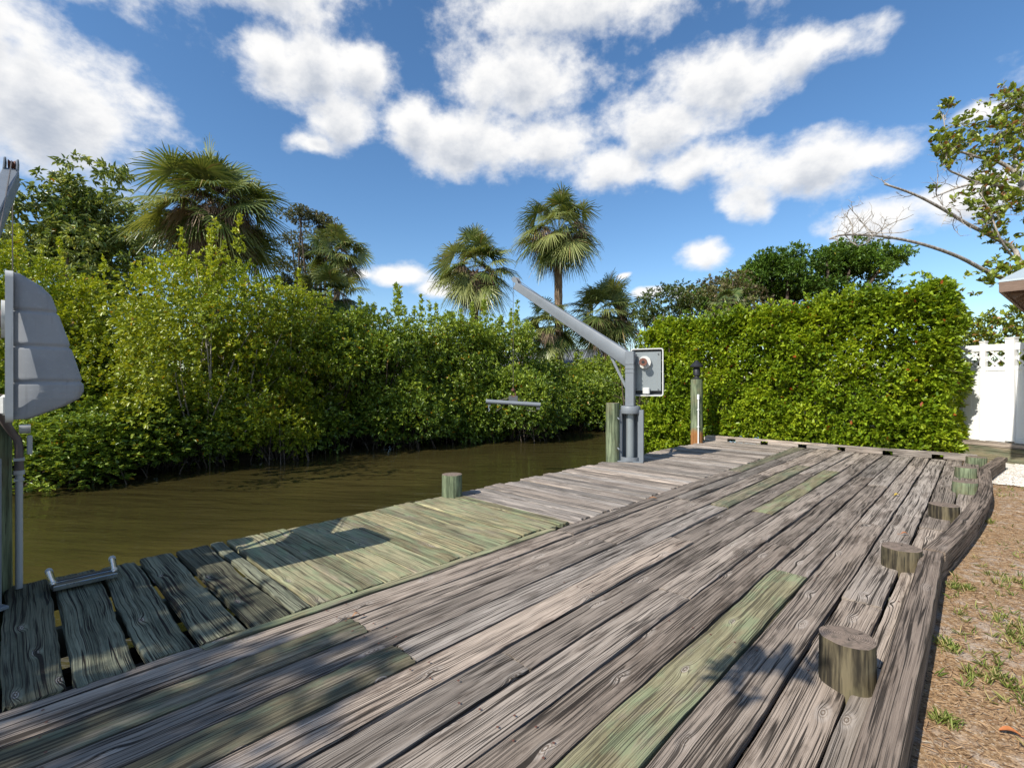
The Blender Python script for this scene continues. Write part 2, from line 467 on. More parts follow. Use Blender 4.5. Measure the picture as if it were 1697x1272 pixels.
M['hedge'] = leaf_mat('hedge_leaf', (.055, .115, .008), (.165, .265, .012), (.37, .45, .025), trans=.30, oddp=.992, odd=(.35,.08,.02))
M['mangrove'] = leaf_mat('mangrove_leaf', (.035, .078, .012), (.125, .205, .024), (.34, .42, .05), oddp=.985, rough=.34)
M['buttonwood'] = leaf_mat('buttonwood_leaf', (.055, .11, .010), (.18, .265, .016), (.48, .52, .035), oddp=.97, odd=(.40, .24, .03))  # yellow-green is the leaf colour of this species
M['vine'] = leaf_mat('vine_leaf', (.10, .16, .01), (.22, .28, .015), (.38, .40, .03), oddp=.99)
M['umbrella'] = leaf_mat('umbrella_tree_leaf', (.065, .12, .02), (.19, .26, .05), (.46, .50, .20), oddp=.99, rough=.3)
M['oak'] = leaf_mat('oak_leaf', (.035, .06, .014), (.075, .115, .025), (.14, .18, .045), oddp=.99, rough=.5)
M['oak_green'] = leaf_mat('bright_oak_leaf', (.035, .08, .010), (.085, .165, .018), (.17, .28, .035), oddp=.995, rough=.45)
M['grey_oak'] = leaf_mat('grey_oak_leaf', (.05, .06, .03), (.10, .11, .055), (.18, .19, .09), oddp=.98, odd=(.2, .13, .07), rough=.55)
M['brown_bush'] = leaf_mat('brown_bush_leaf', (.07, .065, .03), (.14, .13, .05), (.22, .22, .08), oddp=.93, odd=(.22, .15, .09), rough=.6)
M['seagrape'] = leaf_mat('broad_leaf', (.06, .10, .012), (.17, .23, .03), (.36, .41, .06), oddp=.93, odd=(.35, .16, .05))
M['palm'] = leaf_mat('palm_leaf', (.045, .085, .02), (.11, .155, .038), (.29, .31, .10), oddp=.97, odd=(.28, .22, .08), rough=.38, trans=.22)
M['deadpalm'] = leaf_mat('dead_palm_leaf', (.10, .065, .045), (.19, .125, .085), (.32, .23, .15), oddp=.98, odd=(.4, .3, .2), rough=.8, trans=.12)
M['grass'] = leaf_mat('grass_blade', (.08, .13, .02), (.19, .26, .045), (.38, .40, .12), oddp=.72, odd=(.46, .38, .18), rough=.6, trans=.3)
M['litter'] = leaf_mat('pine_straw', (.13, .065, .03), (.27, .15, .07), (.48, .32, .18), oddp=.96, odd=(.62, .52, .38), rough=.85, trans=.05)

def bark_mat(name, a, b, sc=1.0):
    m, n, out = new_mat(name)
    o = n.tc('Object'); px, py, pz = n.sep(o)
    x = n.noise(n.xyz(px*14*sc, py*14*sc, pz*5*sc), 1, 5, .65); y = n.noise(o, 60*sc, 3, .6)
    c = n.mix(n.ss(x, .35, .68), a, b)
    principled(n, out, c, .9, n.bump(x*.8 + y*.3, .9, .02), spec=.15)
    return m
M['bark'] = bark_mat('brown_bark', (.05, .038, .028), (.17, .13, .10))
M['palm_bark'] = bark_mat('palm_bark', (.13, .085, .055), (.34, .25, .17), .7)
M['pale_bark'] = bark_mat('pale_grey_bark', (.22, .19, .16), (.52, .47, .41), .8)

# water
m, n, out = new_mat('canal_water')
o = n.tc('Object'); px, py, pz = n.sep(o)
swirl = n.noise(n.xyz(px*.35, py*.16, 0), 1, 2, .5)
ra_ = px*.80 + py*.60; rb_ = py*.80 - px*.60
w1 = n.noise(n.xyz(ra_*.7 + swirl*2, rb_*2.4, 0), 1, 2, .5)
w2 = n.noise(n.xyz(ra_*2.2 + swirl*4, rb_*9 + swirl*6, 3), 1, 3, .55)
w3 = n.noise(n.xyz(ra_*9, rb_*36 + swirl*10, 5), 1, 2, .55)
amp = n.ss(n.noise(n.xyz(px*.22, py*.12, 9), 1, 2), .35, .65, .45, 1.3)
hgt = (w1*.75 + w2*.16 + w3*.030)*amp
mud = n.noise(n.xyz(px*.2, py*.12, 2), 1, 3, .5)
wc = n.mix(n.ss(mud, .35, .65), (.040, .033, .011), (.060, .048, .0155))
principled(n, out, wc, .06, n.bump(hgt, .9, .06), spec=.5, IOR=1.33)
M['water'] = m
# yard dirt
m, n, out = new_mat('yard_dirt')
o = n.tc('Object')
a = n.noise(o, 1.6, 5, .6); b = n.noise(o, 45, 5, .75); c_ = n.noise(o, 9, 4, .6)
vo = n.node('ShaderNodeTexVoronoi'); n.put(vo.inputs['Vector'], o); vo.inputs['Scale'].default_value = 130
vc = n.sep(vo.outputs['Color'])[0]
c = n.mix(n.ss(b, .35, .68), (.20, .118, .058), (.57, .375, .205))
c = n.mix(n.ss(c_, .45, .62)*n.ss(a, .42, .56)*.75, c, (.52, .43, .35))
c = n.mix(n.ss(vc, .88, .95)*.7, c, (.60, .50, .38))
c = n.mix(n.ss(vc, .12, .05)*.7, c, (.06, .035, .02))
principled(n, out, c, .95, n.bump(b*.7 + vc*.4 + c_*.6, 1.0, .012), spec=.15)
M['dirt'] = m
m, n, out = new_mat('bank_soil')
o = n.tc('Object'); a = n.noise(o, 3, 6, .65)
principled(n, out, n.mix(a, (.03, .022, .014), (.085, .06, .035)), .9, n.bump(a, 1.0, .05), spec=.2)
M['soil'] = m
m, n, out = new_mat('white_gravel')
o = n.tc('Object'); r = n.attr('rnd'); a = n.noise(o, 60, 3)
principled(n, out, n.mix(n.ss(r*.6+a*.4, .2, .8), (.50, .44, .37), (.80, .77, .71)), .85, n.bump(a, .6, .01))
M['gravel'] = m
m, n, out = new_mat('metal_roofing')
o = n.tc('Object'); px, py, pz = n.sep(o); a = n.noise(o, 3, 4)
principled(n, out, n.mix(a, (.36, .43, .46), (.50, .56, .58)), .4, None, metal=.3)
M['roofing'] = m
m, n, out = new_mat('brown_timber')
o = n.tc('Object'); px, py, pz = n.sep(o); a = n.noise(n.xyz(px*8, py*8, pz*30), 1, 4)
principled(n, out, n.mix(a, (.10, .06, .04), (.23, .155, .11)), .7, n.bump(a, .5, .004))
M['timber'] = m
m, n, out = new_mat('painted_wall')
o = n.tc('Object'); a = n.noise(o, 3, 5)
principled(n, out, n.mix(a, (.62, .60, .56), (.74, .73, .70)), .8)
M['wall'] = m
m, n, out = new_mat('grey_shingle')
o = n.tc('Object'); a = n.noise(o, 12, 5)
principled(n, out, n.mix(a, (.12, .13, .15), (.22, .235, .25)), .8)
M['shingle'] = m
m, n, out = new_mat('window_glass'); principled(n, out, (.03, .04, .05), .06)
M['glass'] = m
def flat_leaf(name, col):
    m, n, out = new_mat(name); a = n.noise(n.tc('Object'), 60, 4)
    principled(n, out, n.mix(a, tuple(q*.55 for q in col), tuple(min(1, q*1.2) for q in col)), .6); return m
M['orange_leaf'] = flat_leaf('orange_dead_leaf', (.50, .17, .05)); M['tan_leaf'] = flat_leaf('tan_dead_leaf', (.38, .20, .10)); M['yellow_leaf'] = flat_leaf('yellow_dead_leaf', (.62, .42, .06))

# ------------------------------------------------------------------ terrain and water
WATER = -0.8
def terrain():
    xs = np.unique(np.concatenate([np.linspace(-600, -40, 12), np.linspace(-40, -15, 26), np.linspace(-15.5, -14.6, 5), np.linspace(-14, -4, 8), np.linspace(-4.2, -3.2, 5), np.linspace(-3, 6, 40), np.linspace(6, 40, 18), np.linspace(50, 600, 10)]))
    ys = np.unique(np.concatenate([np.linspace(-600, -60, 10), np.linspace(-60, 60, 121), np.linspace(80, 600, 10)]))
    X, Y = np.meshgrid(xs, ys, indexing='ij')
    Z = np.full_like(X, -0.12)
    bankx = -16.4 + .35*np.sin(Y*.5) + .25*np.sin(Y*1.3+1)
    far = X < bankx
    Z[far] = -0.55 + .12*np.sin(X[far]*.6)*np.cos(Y[far]*.5)
    near_edge = -3.9 - np.clip(Y-13.5, 0, None)*.3
    canal = (~far) & (X < near_edge) & (Y < 30)
    Z[canal] = -2.2
    dr = (X > near_edge) & (X < -.25) & (Y < 13.2) & (Y > -30)
    Z[dr] = -0.35
    yard = (X > .3) | (Y > 16)
    Z[yard & (X > -2)] += (rng.normal(size=X.shape)*.004)[yard & (X > -2)]
    ny = len(ys); nx = len(xs)
    i = (np.arange(nx-1)[:, None]*ny + np.arange(ny-1)[None, :]).ravel()
    q = np.stack([i, i+ny, i+ny+1, i+1], 1)
    cx = X.ravel()[i]; cy = Y.ravel()[i]
    mi = np.where(cx < -.9, 1, 0)
    o = fast_mesh('ground', np.stack([X, Y, Z], 2).reshape(-1, 3), q, [M['dirt'], M['soil']], mat_idx=mi)
    tag(o, kind='structure')
terrain()
mb = MB()
mb.add([(-22, -120, WATER), (-3.85, -120, WATER), (-3.85, 13.5, WATER), (-9, 31, WATER), (-22, 31, WATER)], [(0, 1, 2, 3, 4)])
tag(mb.build('water', M['water']), kind='structure')

# ------------------------------------------------------------------ planks
def plank(mb, a, b, axis, lo, hi, z0, th=.038, nl=None, nw=8, wob=.004, cup=.003, rnd=None, jag=.012, zf=None, bow=None):
    """one weathered board from a..b along `axis`, lo..hi across; closed, with worn edges and ragged ends"""
    L = b-a; W = hi-lo
    nl = nl or max(4, int(L/.09))
    rnd = random.random() if rnd is None else rnd
    t = np.linspace(0, 1, nl+1); s = np.concatenate([[0, .035], np.linspace(.12, .88, nw-2), [.965, 1]])
    ns = len(s)
    ph = rng.random(8)*9
    e0 = wob*(np.sin(t*L*3.1+ph[0]) + .6*np.sin(t*L*9+ph[1]) + rng.normal(size=nl+1)*.35)
    e1 = wob*(np.sin(t*L*2.7+ph[2]) + .6*np.sin(t*L*8+ph[3]) + rng.normal(size=nl+1)*.35)
    endj0 = rng.normal(size=ns)*jag*.5 + rng.normal()*jag; endj1 = rng.normal(size=ns)*jag*.5 + rng.normal()*jag
    T, S = np.meshgrid(t, s, indexing='ij')
    al = a + T*L
    al[0, :] += endj0; al[-1, :] += endj1
    ac = lo + S*W + (1-S)*e0[:, None] + S*e1[:, None]
    if bow is not None: ac = ac + bow(al)
    tw = rng.normal()*.004
    zz = z0 + cup*(4*(S-.5)**2)*rng.choice([-1, 1]) + .0035*np.sin(T*L*1.7+ph[4]) + tw*(S-.5)*np.sin(T*3+ph[5])
    zz += rng.normal(size=zz.shape)*.0008
    drop = np.where((S < .01) | (S > .99), .007, 0) + np.where(((S > .01) & (S < .1)) | ((S > .9) & (S < .99)), .0012, 0)
    zz = zz - drop
    zz[0, :] -= .004; zz[-1, :] -= .004
    uo, vo = rng.random()*40, rng.random()*40
    top = np.stack([ac, al, zz], 2) if axis == 'y' else np.stack([al, ac, zz], 2)
    bot = top.copy(); bot[:, :, 2] = z0-th
    uv = np.stack([T*L+uo, S*W+vo], 2)
    vs = np.concatenate([top.reshape(-1, 3), bot.reshape(-1, 3)])
    uvs = np.concatenate([uv.reshape(-1, 2), (uv + np.array((0, th))).reshape(-1, 2)])
    n1 = (nl+1)*ns; f = []
    flip = axis != 'y'
    def q(*i): f.append(tuple(reversed(i)) if flip else tuple(i))
    for i in range(nl):
        for j in range(ns-1):
            k = i*ns+j
            q(k, k+1, k+ns+1, k+ns)
        q(i*ns, (i+1)*ns, n1+(i+1)*ns, n1+i*ns)
        q(i*ns+ns-1, n1+i*ns+ns-1, n1+(i+1)*ns+ns-1, (i+1)*ns+ns-1)
    for j in range(ns-1):
        q(j, n1+j, n1+j+1, j+1)
        k = nl*ns+j
        q(k, k+1, n1+k+1, n1+k)
    q(n1, n1+nl*ns, n1+nl*ns+ns-1, n1+ns-1)
    if zf is not None: vs[:, 2] += zf(vs[:, 0], vs[:, 1])
    mb.add(vs, f, rnd, uvs)

dock = empty('dock', (0, 0, 0), label='weathered timber dock of grey and green planks beside the canal', cat='dock')
GAPS = [-3.14, -2.91, -2.67, -2.43, -2.19, -1.945, -1.70, -1.45, -1.205, -.95, -.70, -.455, -.21, .02]
longb = MB(); 
GREEN = {1: (-.9, 1.52), 3: (-1.2, 1.52), 8: (-.2, 4.30)}
def curb_x(y):      # inner side of the kerb beam
    return -.335 if y < 5.3 else (-.335*(1-(y-5.3)/3.9)**1.57 if y < 9.2 else 0.0)
FARY = 12.93
repl = []
for i in range(13):
    lo, hi = GAPS[i]+.010, GAPS[i+1]-.010
    if i == 0: segs = [(-5, -1.9), (-1.9, 3.9), (3.9, 8.68), (8.68, FARY)]
    elif i == 1: segs = [(-5, -3.4), (-3.4, 1.52), (1.52, 6.1), (6.1, 10.5), (10.5, FARY)]
    elif i == 2: segs = [(-5, -.9), (-.9, 3.95), (3.95, 8.6), (8.6, FARY)]
    elif i == 3: segs = [(-5, -3.2), (-3.2, 1.52), (1.52, 6.05), (6.05, 10.1), (10.1, FARY)]
    elif i == 4: segs = [(-5, -.3), (-.3, 4.5), (4.5, 9.2), (9.2, FARY)]
    elif i == 5: segs = [(-5, -2.7), (-2.7, 1.9), (1.9, 6.1), (6.1, 9.85), (9.85, FARY)]
    elif i == 6: segs = [(-5, -1.5), (-1.5, 3.3), (3.3, 7.6), (7.6, FARY)]
    elif i == 7: segs = [(-5, .4), (.4, 5.0), (5.0, 9.6), (9.6, FARY)]
    elif i == 8: segs = [(-5, -.5), (-.5, 4.30), (4.30, 8.9), (8.9, FARY)]
    elif i == 9: segs = [(-5, -.8), (-.8, 6.4), (6.4, 10.3), (10.3, FARY)]
    elif i == 10: segs = [(-5, .2), (.2, 4.05), (4.05, 7.1), (7.1, FARY)]
    elif i == 11: segs = [(-5, 1.2), (1.2, 3.2), (3.2, 6.6), (6.6, 9.6), (9.6, FARY)]
    else: segs = [(6.6, 9.0), (9.0, FARY)]
    for (a, b) in segs:
        if i == 12 and a < 7: a = 7.2
        key = None
        if i == 1 and b == 1.52: key = ('green board with a rusty nailed end in the tree shade', M['moss_wood'])
        if i == 3 and b == 1.52: key = ('greenish board ending among the grey boards in dappled shade', M['moss_wood'])
        if i == 8 and b == 4.30: key = ('yellow-green replacement board running to the front edge', M['green_wood'])
        if i == 5 and a == 6.1: key = ('short bright green board in the middle of the grey deck', M['green_wood'])
        if i == 0 and a == 8.68: key = ('dark green board along the far walkway edge', M['moss_wood'])
        if i == 3 and a == 6.05: key = ('pale olive board in the middle distance', M['moss_wood'])
        if i == 11 and b == 1.2: key = None
        if key:
            q = MB(); plank(q, a+.005, b-.005, 'y', lo, hi, .004, cup=.002); o = q.build('replacement_board', key[1], dock); o['label'] = key[0]
        else:
            plank(longb, a+.004, b-.004, 'y', lo, hi, rng.normal()*.0025, cup=.004, wob=.0025)
tag(longb.build('long_decking', M['grey_wood'], dock), 'long grey cracked boards with dark gaps')
nl = MB()
for y in (.1, 1.46, 1.58, 2.9, 4.24, 4.36, 5.3, 6.03, 6.14, 7.4, 8.7, 9.8):
    for i in range(12):
        for f_ in (.22, .78):
            x = GAPS[i]+(GAPS[i+1]-GAPS[i])*f_+rng.normal()*.006; yy = y+rng.normal()*.012; r_ = .007
            if rng.random() < .8: nl.add([(x+r_*math.cos(k*1.05), yy+r_*math.sin(k*1.05), .0075) for k in range(6)]+[(x, yy, .0085)], [(k, (k+1) % 6, 6) for k in range(6)])
tag(nl.build('nail_heads', M['rust'], dock), kind='stuff')
# narrow edge strip between the two decks
st = MB(); plank(st, -1.9, .75, 'y', -3.215, -3.147, -.003, nw=5); o = st.build('edge_strip', M['grey_wood'], dock)
st = MB(); plank(st, .76, 3.9, 'y', -3.215, -3.147, .004, nw=5); o = st.build('edge_strip', M['green_wood'], dock); o['label'] = 'narrow green strip between the two decks'
# walkway boards
def walkway(y0, y1, pitch, gap, mat, name, jit=.03, x0=-5.18, x1=-3.222, wob=.006):
    mb = MB(); y = y0
    while y < y1-.05:
        p = min(pitch*(1+rng.normal()*jit), y1-y)
        plank(mb, x0+rng.normal()*.022, x1-abs(rng.normal())*.008, 'x', y+gap*.5, y+p-gap*.5*(1+abs(rng.normal())*.4), rng.normal()*.004, wob=wob, cup=.004, jag=.014)
        y += p
    return mb.build(name, mat, dock)
o = walkway(-4.4, 1.42, .272, .030, M['shaded_old_green'], 'walkway_decking', .02); o['label'] = 'thick green boards with tree shade in their colour, wide gaps, near the ladder'
for (y, p) in [(1.42, .265), (1.69, .262), (1.955, .262)]: pass
o = walkway(1.42, 4.22, .262, .007, M['green_wood'], 'walkway_decking', .05, wob=.004); o['label'] = 'pale green pressure treated walkway boards'
o = walkway(4.22, FARY, .19, .012, M['pale_wood'], 'walkway_decking', .08, wob=.003, x1=-3.152); o['label'] = 'pale silvery grey walkway boards beyond the green ones'
# kerb beam in three lengths
def beam(pts, wd, z0, z1, mat, name, parent):
    pts = np.array(pts, float); t = np.gradient(pts, axis=0); t = unit(np.c_[t, np.zeros(len(t))])[:, :2]
    nn = np.c_[t[:, 1], -t[:, 0]]; mb = MB(); vs = []; uv = []
    acr = np.array([-1, -.93, -.5, -.1, .3, .7, .93, 1.0]); dz = np.array([-.007, -.001, 0, .001, .001, 0, -.001, -.007])
    L = np.concatenate([[0], np.cumsum(np.linalg.norm(np.diff(pts, axis=0), axis=1))]); ns = 10
    u0 = rng.random()*30; v0 = rng.random()*30
    for i, p in enumerate(pts):
        wo = .0015*math.sin(L[i]*2.3)
        row = [(*(p + nn[i]*wd/2*a + nn[i]*wo), z1+d+rng.normal()*.0006) for a, d in zip(acr, dz)]
        row += [(*(p + nn[i]*wd/2), z0), (*(p - nn[i]*wd/2), z0)]
        vs += row; uv += [(u0+L[i], v0+a*wd/2) for a in acr] + [(u0+L[i], v0+wd/2+(z1-z0)), (u0+L[i], v0-wd/2-(z1-z0))]
    f = []
    for i in range(len(pts)-1):
        for j in range(ns):
            k = (j+1) % ns
            f.append((i*ns+j, i*ns+k, (i+1)*ns+k, (i+1)*ns+j))
    f.append(tuple(range(ns-1, -1, -1))); f.append(tuple((len(pts)-1)*ns+j for j in range(ns)))
    mb.add(vs, f, .22, uv)
    return mb.build(name, mat, parent)
ys = np.linspace(-5, 5.28, 70)
beam([(-.27, y) for y in ys], .135, .045, .12, M['kerb_wood'], 'kerb_beam', dock)
ys = np.linspace(5.30, 10.95, 50)
cx = lambda y: curb_x(y)+.072
beam([(cx(y), y) for y in ys], .145, .055, .128, M['kerb_wood'], 'kerb_beam', dock)
ys = np.linspace(10.97, 13.0, 20)
beam([(.065 + (y-10.97)*.13, y) for y in ys], .145, .05, .118, M['kerb_wood'], 'kerb_beam', dock)
# fascia under the kerb
beam([(-.235, y) for y in np.linspace(-5, 5.3, 30)], .05, -.30, .043, M['kerb_wood'], 'side_fascia', dock)
beam([(cx(y)+.02, y) for y in np.linspace(5.32, 10.95, 40)], .05, -.30, .05, M['kerb_wood'], 'side_fascia', dock)
beam([(.085 + (y-10.97)*.13, y) for y in np.linspace(10.97, 13.0, 8)], .05, -.30, .049, M['kerb_wood'], 'side_fascia', dock)
# water side stringer, joists and support piles
mb = MB(); mb.box((-5.11, 4.2, -.14), (.05, 17.2, .19)); mb.box((-3.32, 4.2, -.14), (.05, 17.2, .19)); mb.box((-4.2, 4.2, -.14), (.05, 17.2, .19))
mb.build_each('stringer', M['shaded_old_green'], dock)
mb = MB()
for y in np.arange(-4.6, 12.9, .75): mb.box((-1.72, y, -.14), (2.76, .05, .19))
mb.build_each('joist', M['shaded_old_green'], dock)
for y in (-3.5, 2.2, 6.0, 10.3):
    mb = MB(); mb.tube([(-5.0, y, -2.2), (-5.0, y, -.05)], .12, 12); mb.build('support_pile', M['pile'], dock)
mb = MB(); mb.box((-3.78, 4.2, -.75), (.07, 17.4, 1.2)); mb.build('seawall_panel', M['soil'], dock)
# low rail on blocks across the far end
ra = empty('edge_rail', (0, 12.98, 0), label='low double timber rail along the foot of the clipped hedge', cat='rail')
mb = MB(); plank(mb, -5.22, -2.5, 'x', -.055, .055, .125, th=.042, nw=5); plank(mb, -2.49, .0, 'x', -.055, .055, .125, th=.042, nw=5)
mb.build_each('top_board', M['pale_wood'], ra)
mb = MB()
for x in np.arange(-5.0, 0, .80): plank(mb, x-.31, x+.31, 'x', -.055, .055, .080, th=.078, nw=4)
mb.build_each('block', M['pale_wood'], ra)

# ------------------------------------------------------------------ piles
def pile(name, x, y, r, ztop, label, zb=-1.0, mat='pile', cat='piling', group=None, lean=(0, 0), cap=True):
    t = empty(name, (x, y, 0), label=label, cat=cat, group=group)
    mb = MB(); z = np.linspace(zb, ztop, 14); ns = 28; ang = np.linspace(0, 2*math.pi, ns, endpoint=False)
    ph = rng.random(5)*6; vs = []
    for k, zz in enumerate(z):
        rr = r*(1 + .02*np.sin(3*ang+ph[0]) + .012*np.sin(7*ang+ph[1]+zz) + .008*rng.normal(size=ns))
        if k == len(z)-1: rr = rr*.985
        vs.append(np.stack([lean[0]*zz + rr*np.cos(ang), lean[1]*zz + rr*np.sin(ang), np.full(ns, zz)], 1))
    f = [(i*ns+j, i*ns+(j+1) % ns, (i+1)*ns+(j+1) % ns, (i+1)*ns+j) for i in range(13) for j in range(ns)]
    mb.add(np.concatenate(vs), f); mb.build('shaft', M[mat], t, smooth='all')
    mb = MB(); topv = vs[-1].copy()
    ring = topv.copy(); inner = topv*np.array((.55, .55, 1)) + np.array((0, 0, .004)); 
    allv = np.concatenate([ring, inner, [[lean[0]*ztop, lean[1]*ztop, ztop+.005]]])
    f = [(j, (j+1) % ns, ns+(j+1) % ns, ns+j) for j in range(ns)] + [(ns+j, ns+(j+1) % ns, 2*ns) for j in range(ns)]
    mb.add(allv, f); mb.build('cut_top', M['end_grain'], t)
    return t
GP = 'short cut-off pilings along the kerb'
pile('short_piling', -.475, 2.93, .122, .225, 'dark streaked short piling nearest the viewer, largest of the kerb pilings', group=GP, mat='pile_dark')
pile('short_piling', -.455, 5.06, .135, .165, 'pale streaked short piling beside the joint in the kerb beam', group=GP, mat='pile_dark')
pile('short_piling', -.275, 7.28, .135, .145, 'grey short piling third from the front, where the kerb starts to curve', group=GP, mat='pile_dark')
pile('short_piling', -.135, 9.15, .135, .150, 'dark green short piling fourth from the front, at the kerb bend', group=GP)
pile('short_piling', -.145, 10.65, .135, .165, 'yellow-green short piling fifth from the front near the far kerb end', group=GP)
pile('short_piling', -.02, 12.62, .15, .125, 'squat mossy piling where kerb and far rail meet, farthest of the kerb pilings', group=GP)
pile('mooring_piling', -5.10, 4.12, .135, .285, 'short round green mooring piling at the water edge of the walkway', zb=-2.4, lean=(0, 0))
pile('crane_piling', -5.12, 8.12, .13, 1.13, 'tall green piling bolted to the left side of the far boat crane', zb=-2.4, cat='piling')
pile('crane_piling', -5.17, -.13, .135, 1.42, 'green piling at the left picture edge behind the near boat crane', zb=-2.4, cat='piling')

# light post
lp = empty('dock_light', (-5.19, 12.19, 0), label='black cap lantern on a tall green piling with rusty foot beside the hedge', cat='dock light')
mb = MB(); ns = 24
mb.tube([(0, 0, z) for z in np.linspace(-2.2, 1.62, 12)], [.145+.004*math.sin(i*2.1) for i in range(12)], ns); mb.build('post', M['pile_rust'], lp, smooth=True)
mb = MB(); mb.lathe([(.0, 1.621), (.10, 1.621), (.10, 1.65), (.065, 1.67), (.06, 1.70), (.085, 1.72), (.085, 1.90), (.07, 1.92), (.16, 1.93), (.165, 1.96), (.10, 2.03), (.05, 2.07), (.03, 2.10), (.0, 2.11)], sides=16)
mb.build('lantern', M['black'], lp, smooth=True)
mb = MB(); mb.tube([(.10, -.14, 0), (.105, -.145, 1.12)], .018, 8); mb.box((.105, -.148, 1.17), (.055, .04, .13), bev=.006); mb.box((.103, -.144, .42), (.055, .05, .02)); mb.box((.103, -.144, .85), (.055, .05, .02))
mb.build('conduit', M['white_pvc'], lp, smooth=True)

# ------------------------------------------------------------------ boat cranes
def crane(name, loc, rz, boomyaw, label, hookdrop, Y0=.13):
    t = empty(name, loc, rz, label=label, cat='boat crane', group='boat lift cranes on the dock')
    # base housing: open fronted half shell between two channels
    boomyaw -= rz
    fa = math.atan2(-.90, .42) - rz                      # way the opening faces
    rot = Matrix.Rotation(fa + math.pi/2, 4, 'Z')
    def L(p): v = rot @ Vector(p); return tuple(v)
    hb = MB()
    for s in (-1, 1):
        hb.box(L((s*.205, .0, .5)), (.095, .16, 1.0), rot, bev=.006)
        hb.box(L((s*.150, .085, .5)), (.02, .20, 1.0), rot)
    hb.box(L((0, .165, .5)), (.40, .016, 1.0), rot)
    hb.box(L((0, .01, .012)), (.50, .36, .024), rot, bev=.004)
    hb.build('base_housing', M['galv'], t, smooth=True)
    cb = MB()
    prof = [(.185, .0), (.185, .07), (.168, .07), (.168, .0)]
    cb.lathe([(r, z+.025) for r, z in prof], sides=28, a0=math.pi*1.0+fa+math.pi/2, a1=math.pi*2.0+fa+math.pi/2)
    cb.lathe([(.06, .93), (.185, .93), (.19, .94), (.19, 1.06), (.18, 1.075), (.06, 1.075)], sides=32)
    cb.build_each('collar', M['galv'], t, smooth=True)
    po = MB(); po.tube([(0, 0, .02), (0, 0, .94)], .078, 24); po.build('pivot_pole', M['plate'], t, smooth=True)
    co = MB(); co.box((0, 0, 1.50), (.17, .17, .86), bev=.012); co.box((0, 0, 1.80), (.185, .185, .012)); co.box((0, 0, 1.72), (.185, .185, .012))
    co.build('column', M['galv'], t, smooth=True)
    hd = MB(); hd.box((.0, 0, 2.0), (.17, .19, .26), bev=.01); 
    hd.build('boom_head', M['galv'], t, smooth=True)
    # boom
    yw = Matrix.Rotation(boomyaw, 4, 'Z')
    def B(p): v = yw @ Vector(p); return (v.x, v.y, v.z)
    P0 = np.array((.03, 0, 1.93)); P1 = np.array((-3.13, 0, 3.86))
    ax = P1-P0; ln = np.linalg.norm(ax); ax /= ln; up = np.array((-ax[2], 0, ax[0])); up = up if up[2] > 0 else -up
    bm = MB(); vs = []
    for tt, h, wd in ((0, .27, .13), (.10, .27, .13), (1, .175, .13)):
        c = P0 + ax*ln*tt
        for (i, j) in ((-1, -1), (-1, -.93), (-1, .93), (-.9, 1), (.9, 1), (1, .93), (1, -.93), (.9, -1), (-.9, -1)):
            pass
        for (a, b) in ((-1, -.9), (-1, .9), (-.86, 1), (.86, 1), (1, .9), (1, -.9), (.86, -1), (-.86, -1)):
            vs.append(B(c + np.array((0, a*wd/2, 0)) + up*b*h/2))
    f = [(k*8+j, k*8+(j+1) % 8, (k+1)*8+(j+1) % 8, (k+1)*8+j) for k in range(2) for j in range(8)] + [tuple(range(7, -1, -1)), tuple(range(16, 24))]
    bm.add(vs, f); bm.build('boom', M['galv'], t, smooth=True)
    # tip cheeks and sheave
    tip = P1 + ax*.02
    ck = MB()
    for s in (-1, 1):
        pts = [tip + up*.06 - ax*.10, tip + up*.05 + ax*.10, tip + up*.10 + ax*.16, tip + up*.17 + ax*.13, tip + up*.18 + ax*.04, tip + up*.10 - ax*.10]
        vs = [B(p + np.array((0, s*.045, 0))) for p in pts] + [B(p + np.array((0, s*.057, 0))) for p in pts]
        ck.add(vs, [tuple(range(6)), tuple(range(11, 5, -1))] + [(i, 6+i, 6+(i+1) % 6, (i+1) % 6) for i in range(6)])
    ck.build_each('sheave_bracket', M['galv'], t)
    sc = tip + up*.10 + ax*.10
    sh = MB(); ring = []
    sh.tube([B(sc + np.array((0, y, 0))) for y in (-.03, -.012, .012, .03)], [.055, .04, .04, .055], 16); sh.build('sheave', M['rust'], t, smooth=True)
    # brace under the boom
    br = MB(); q0 = np.array((-.085, 0, 1.42)); q1 = P0 + ax*.50 - up*.12
    mid = (q0+q1)/2; dd = q1-q0; 
    bx = MB(); rotb = yw @ Matrix.Rotation(math.atan2(dd[0], dd[2]), 4, 'Y')
    bx.box(B(mid), (.05, .022, np.linalg.norm(dd)), rotb); bx.build('brace', M['galv'], t)
    # winch housing: hollow tray, open towards -Y, bulging towards +Y
    X0, X1, Z0, Z1 = -.02, .60, 1.265, 2.19
    N = 20
    def depth(z):
        tt = (z-Z0)/(Z1-Z0)
        return float(np.interp(tt, [0, .05, .10, .15, .2, .25, .56, .86, .92, 1.0], [.05, .15, .25, .318, .340, .340, .265, .185, .140, .03]))
    groove = [.27, .51, .745]
    # side skins run in height strips so the tray reads as a solid moulding
    zz = [Z0+.018+(Z1-.03-Z0)*i/96 for i in range(97)]
    def gd(z):
        tt = (z-Z0)/(Z1-Z0)
        return sum(.012*math.exp(-((tt-g_)/.010)**2) for g_ in groove)
    sv = []
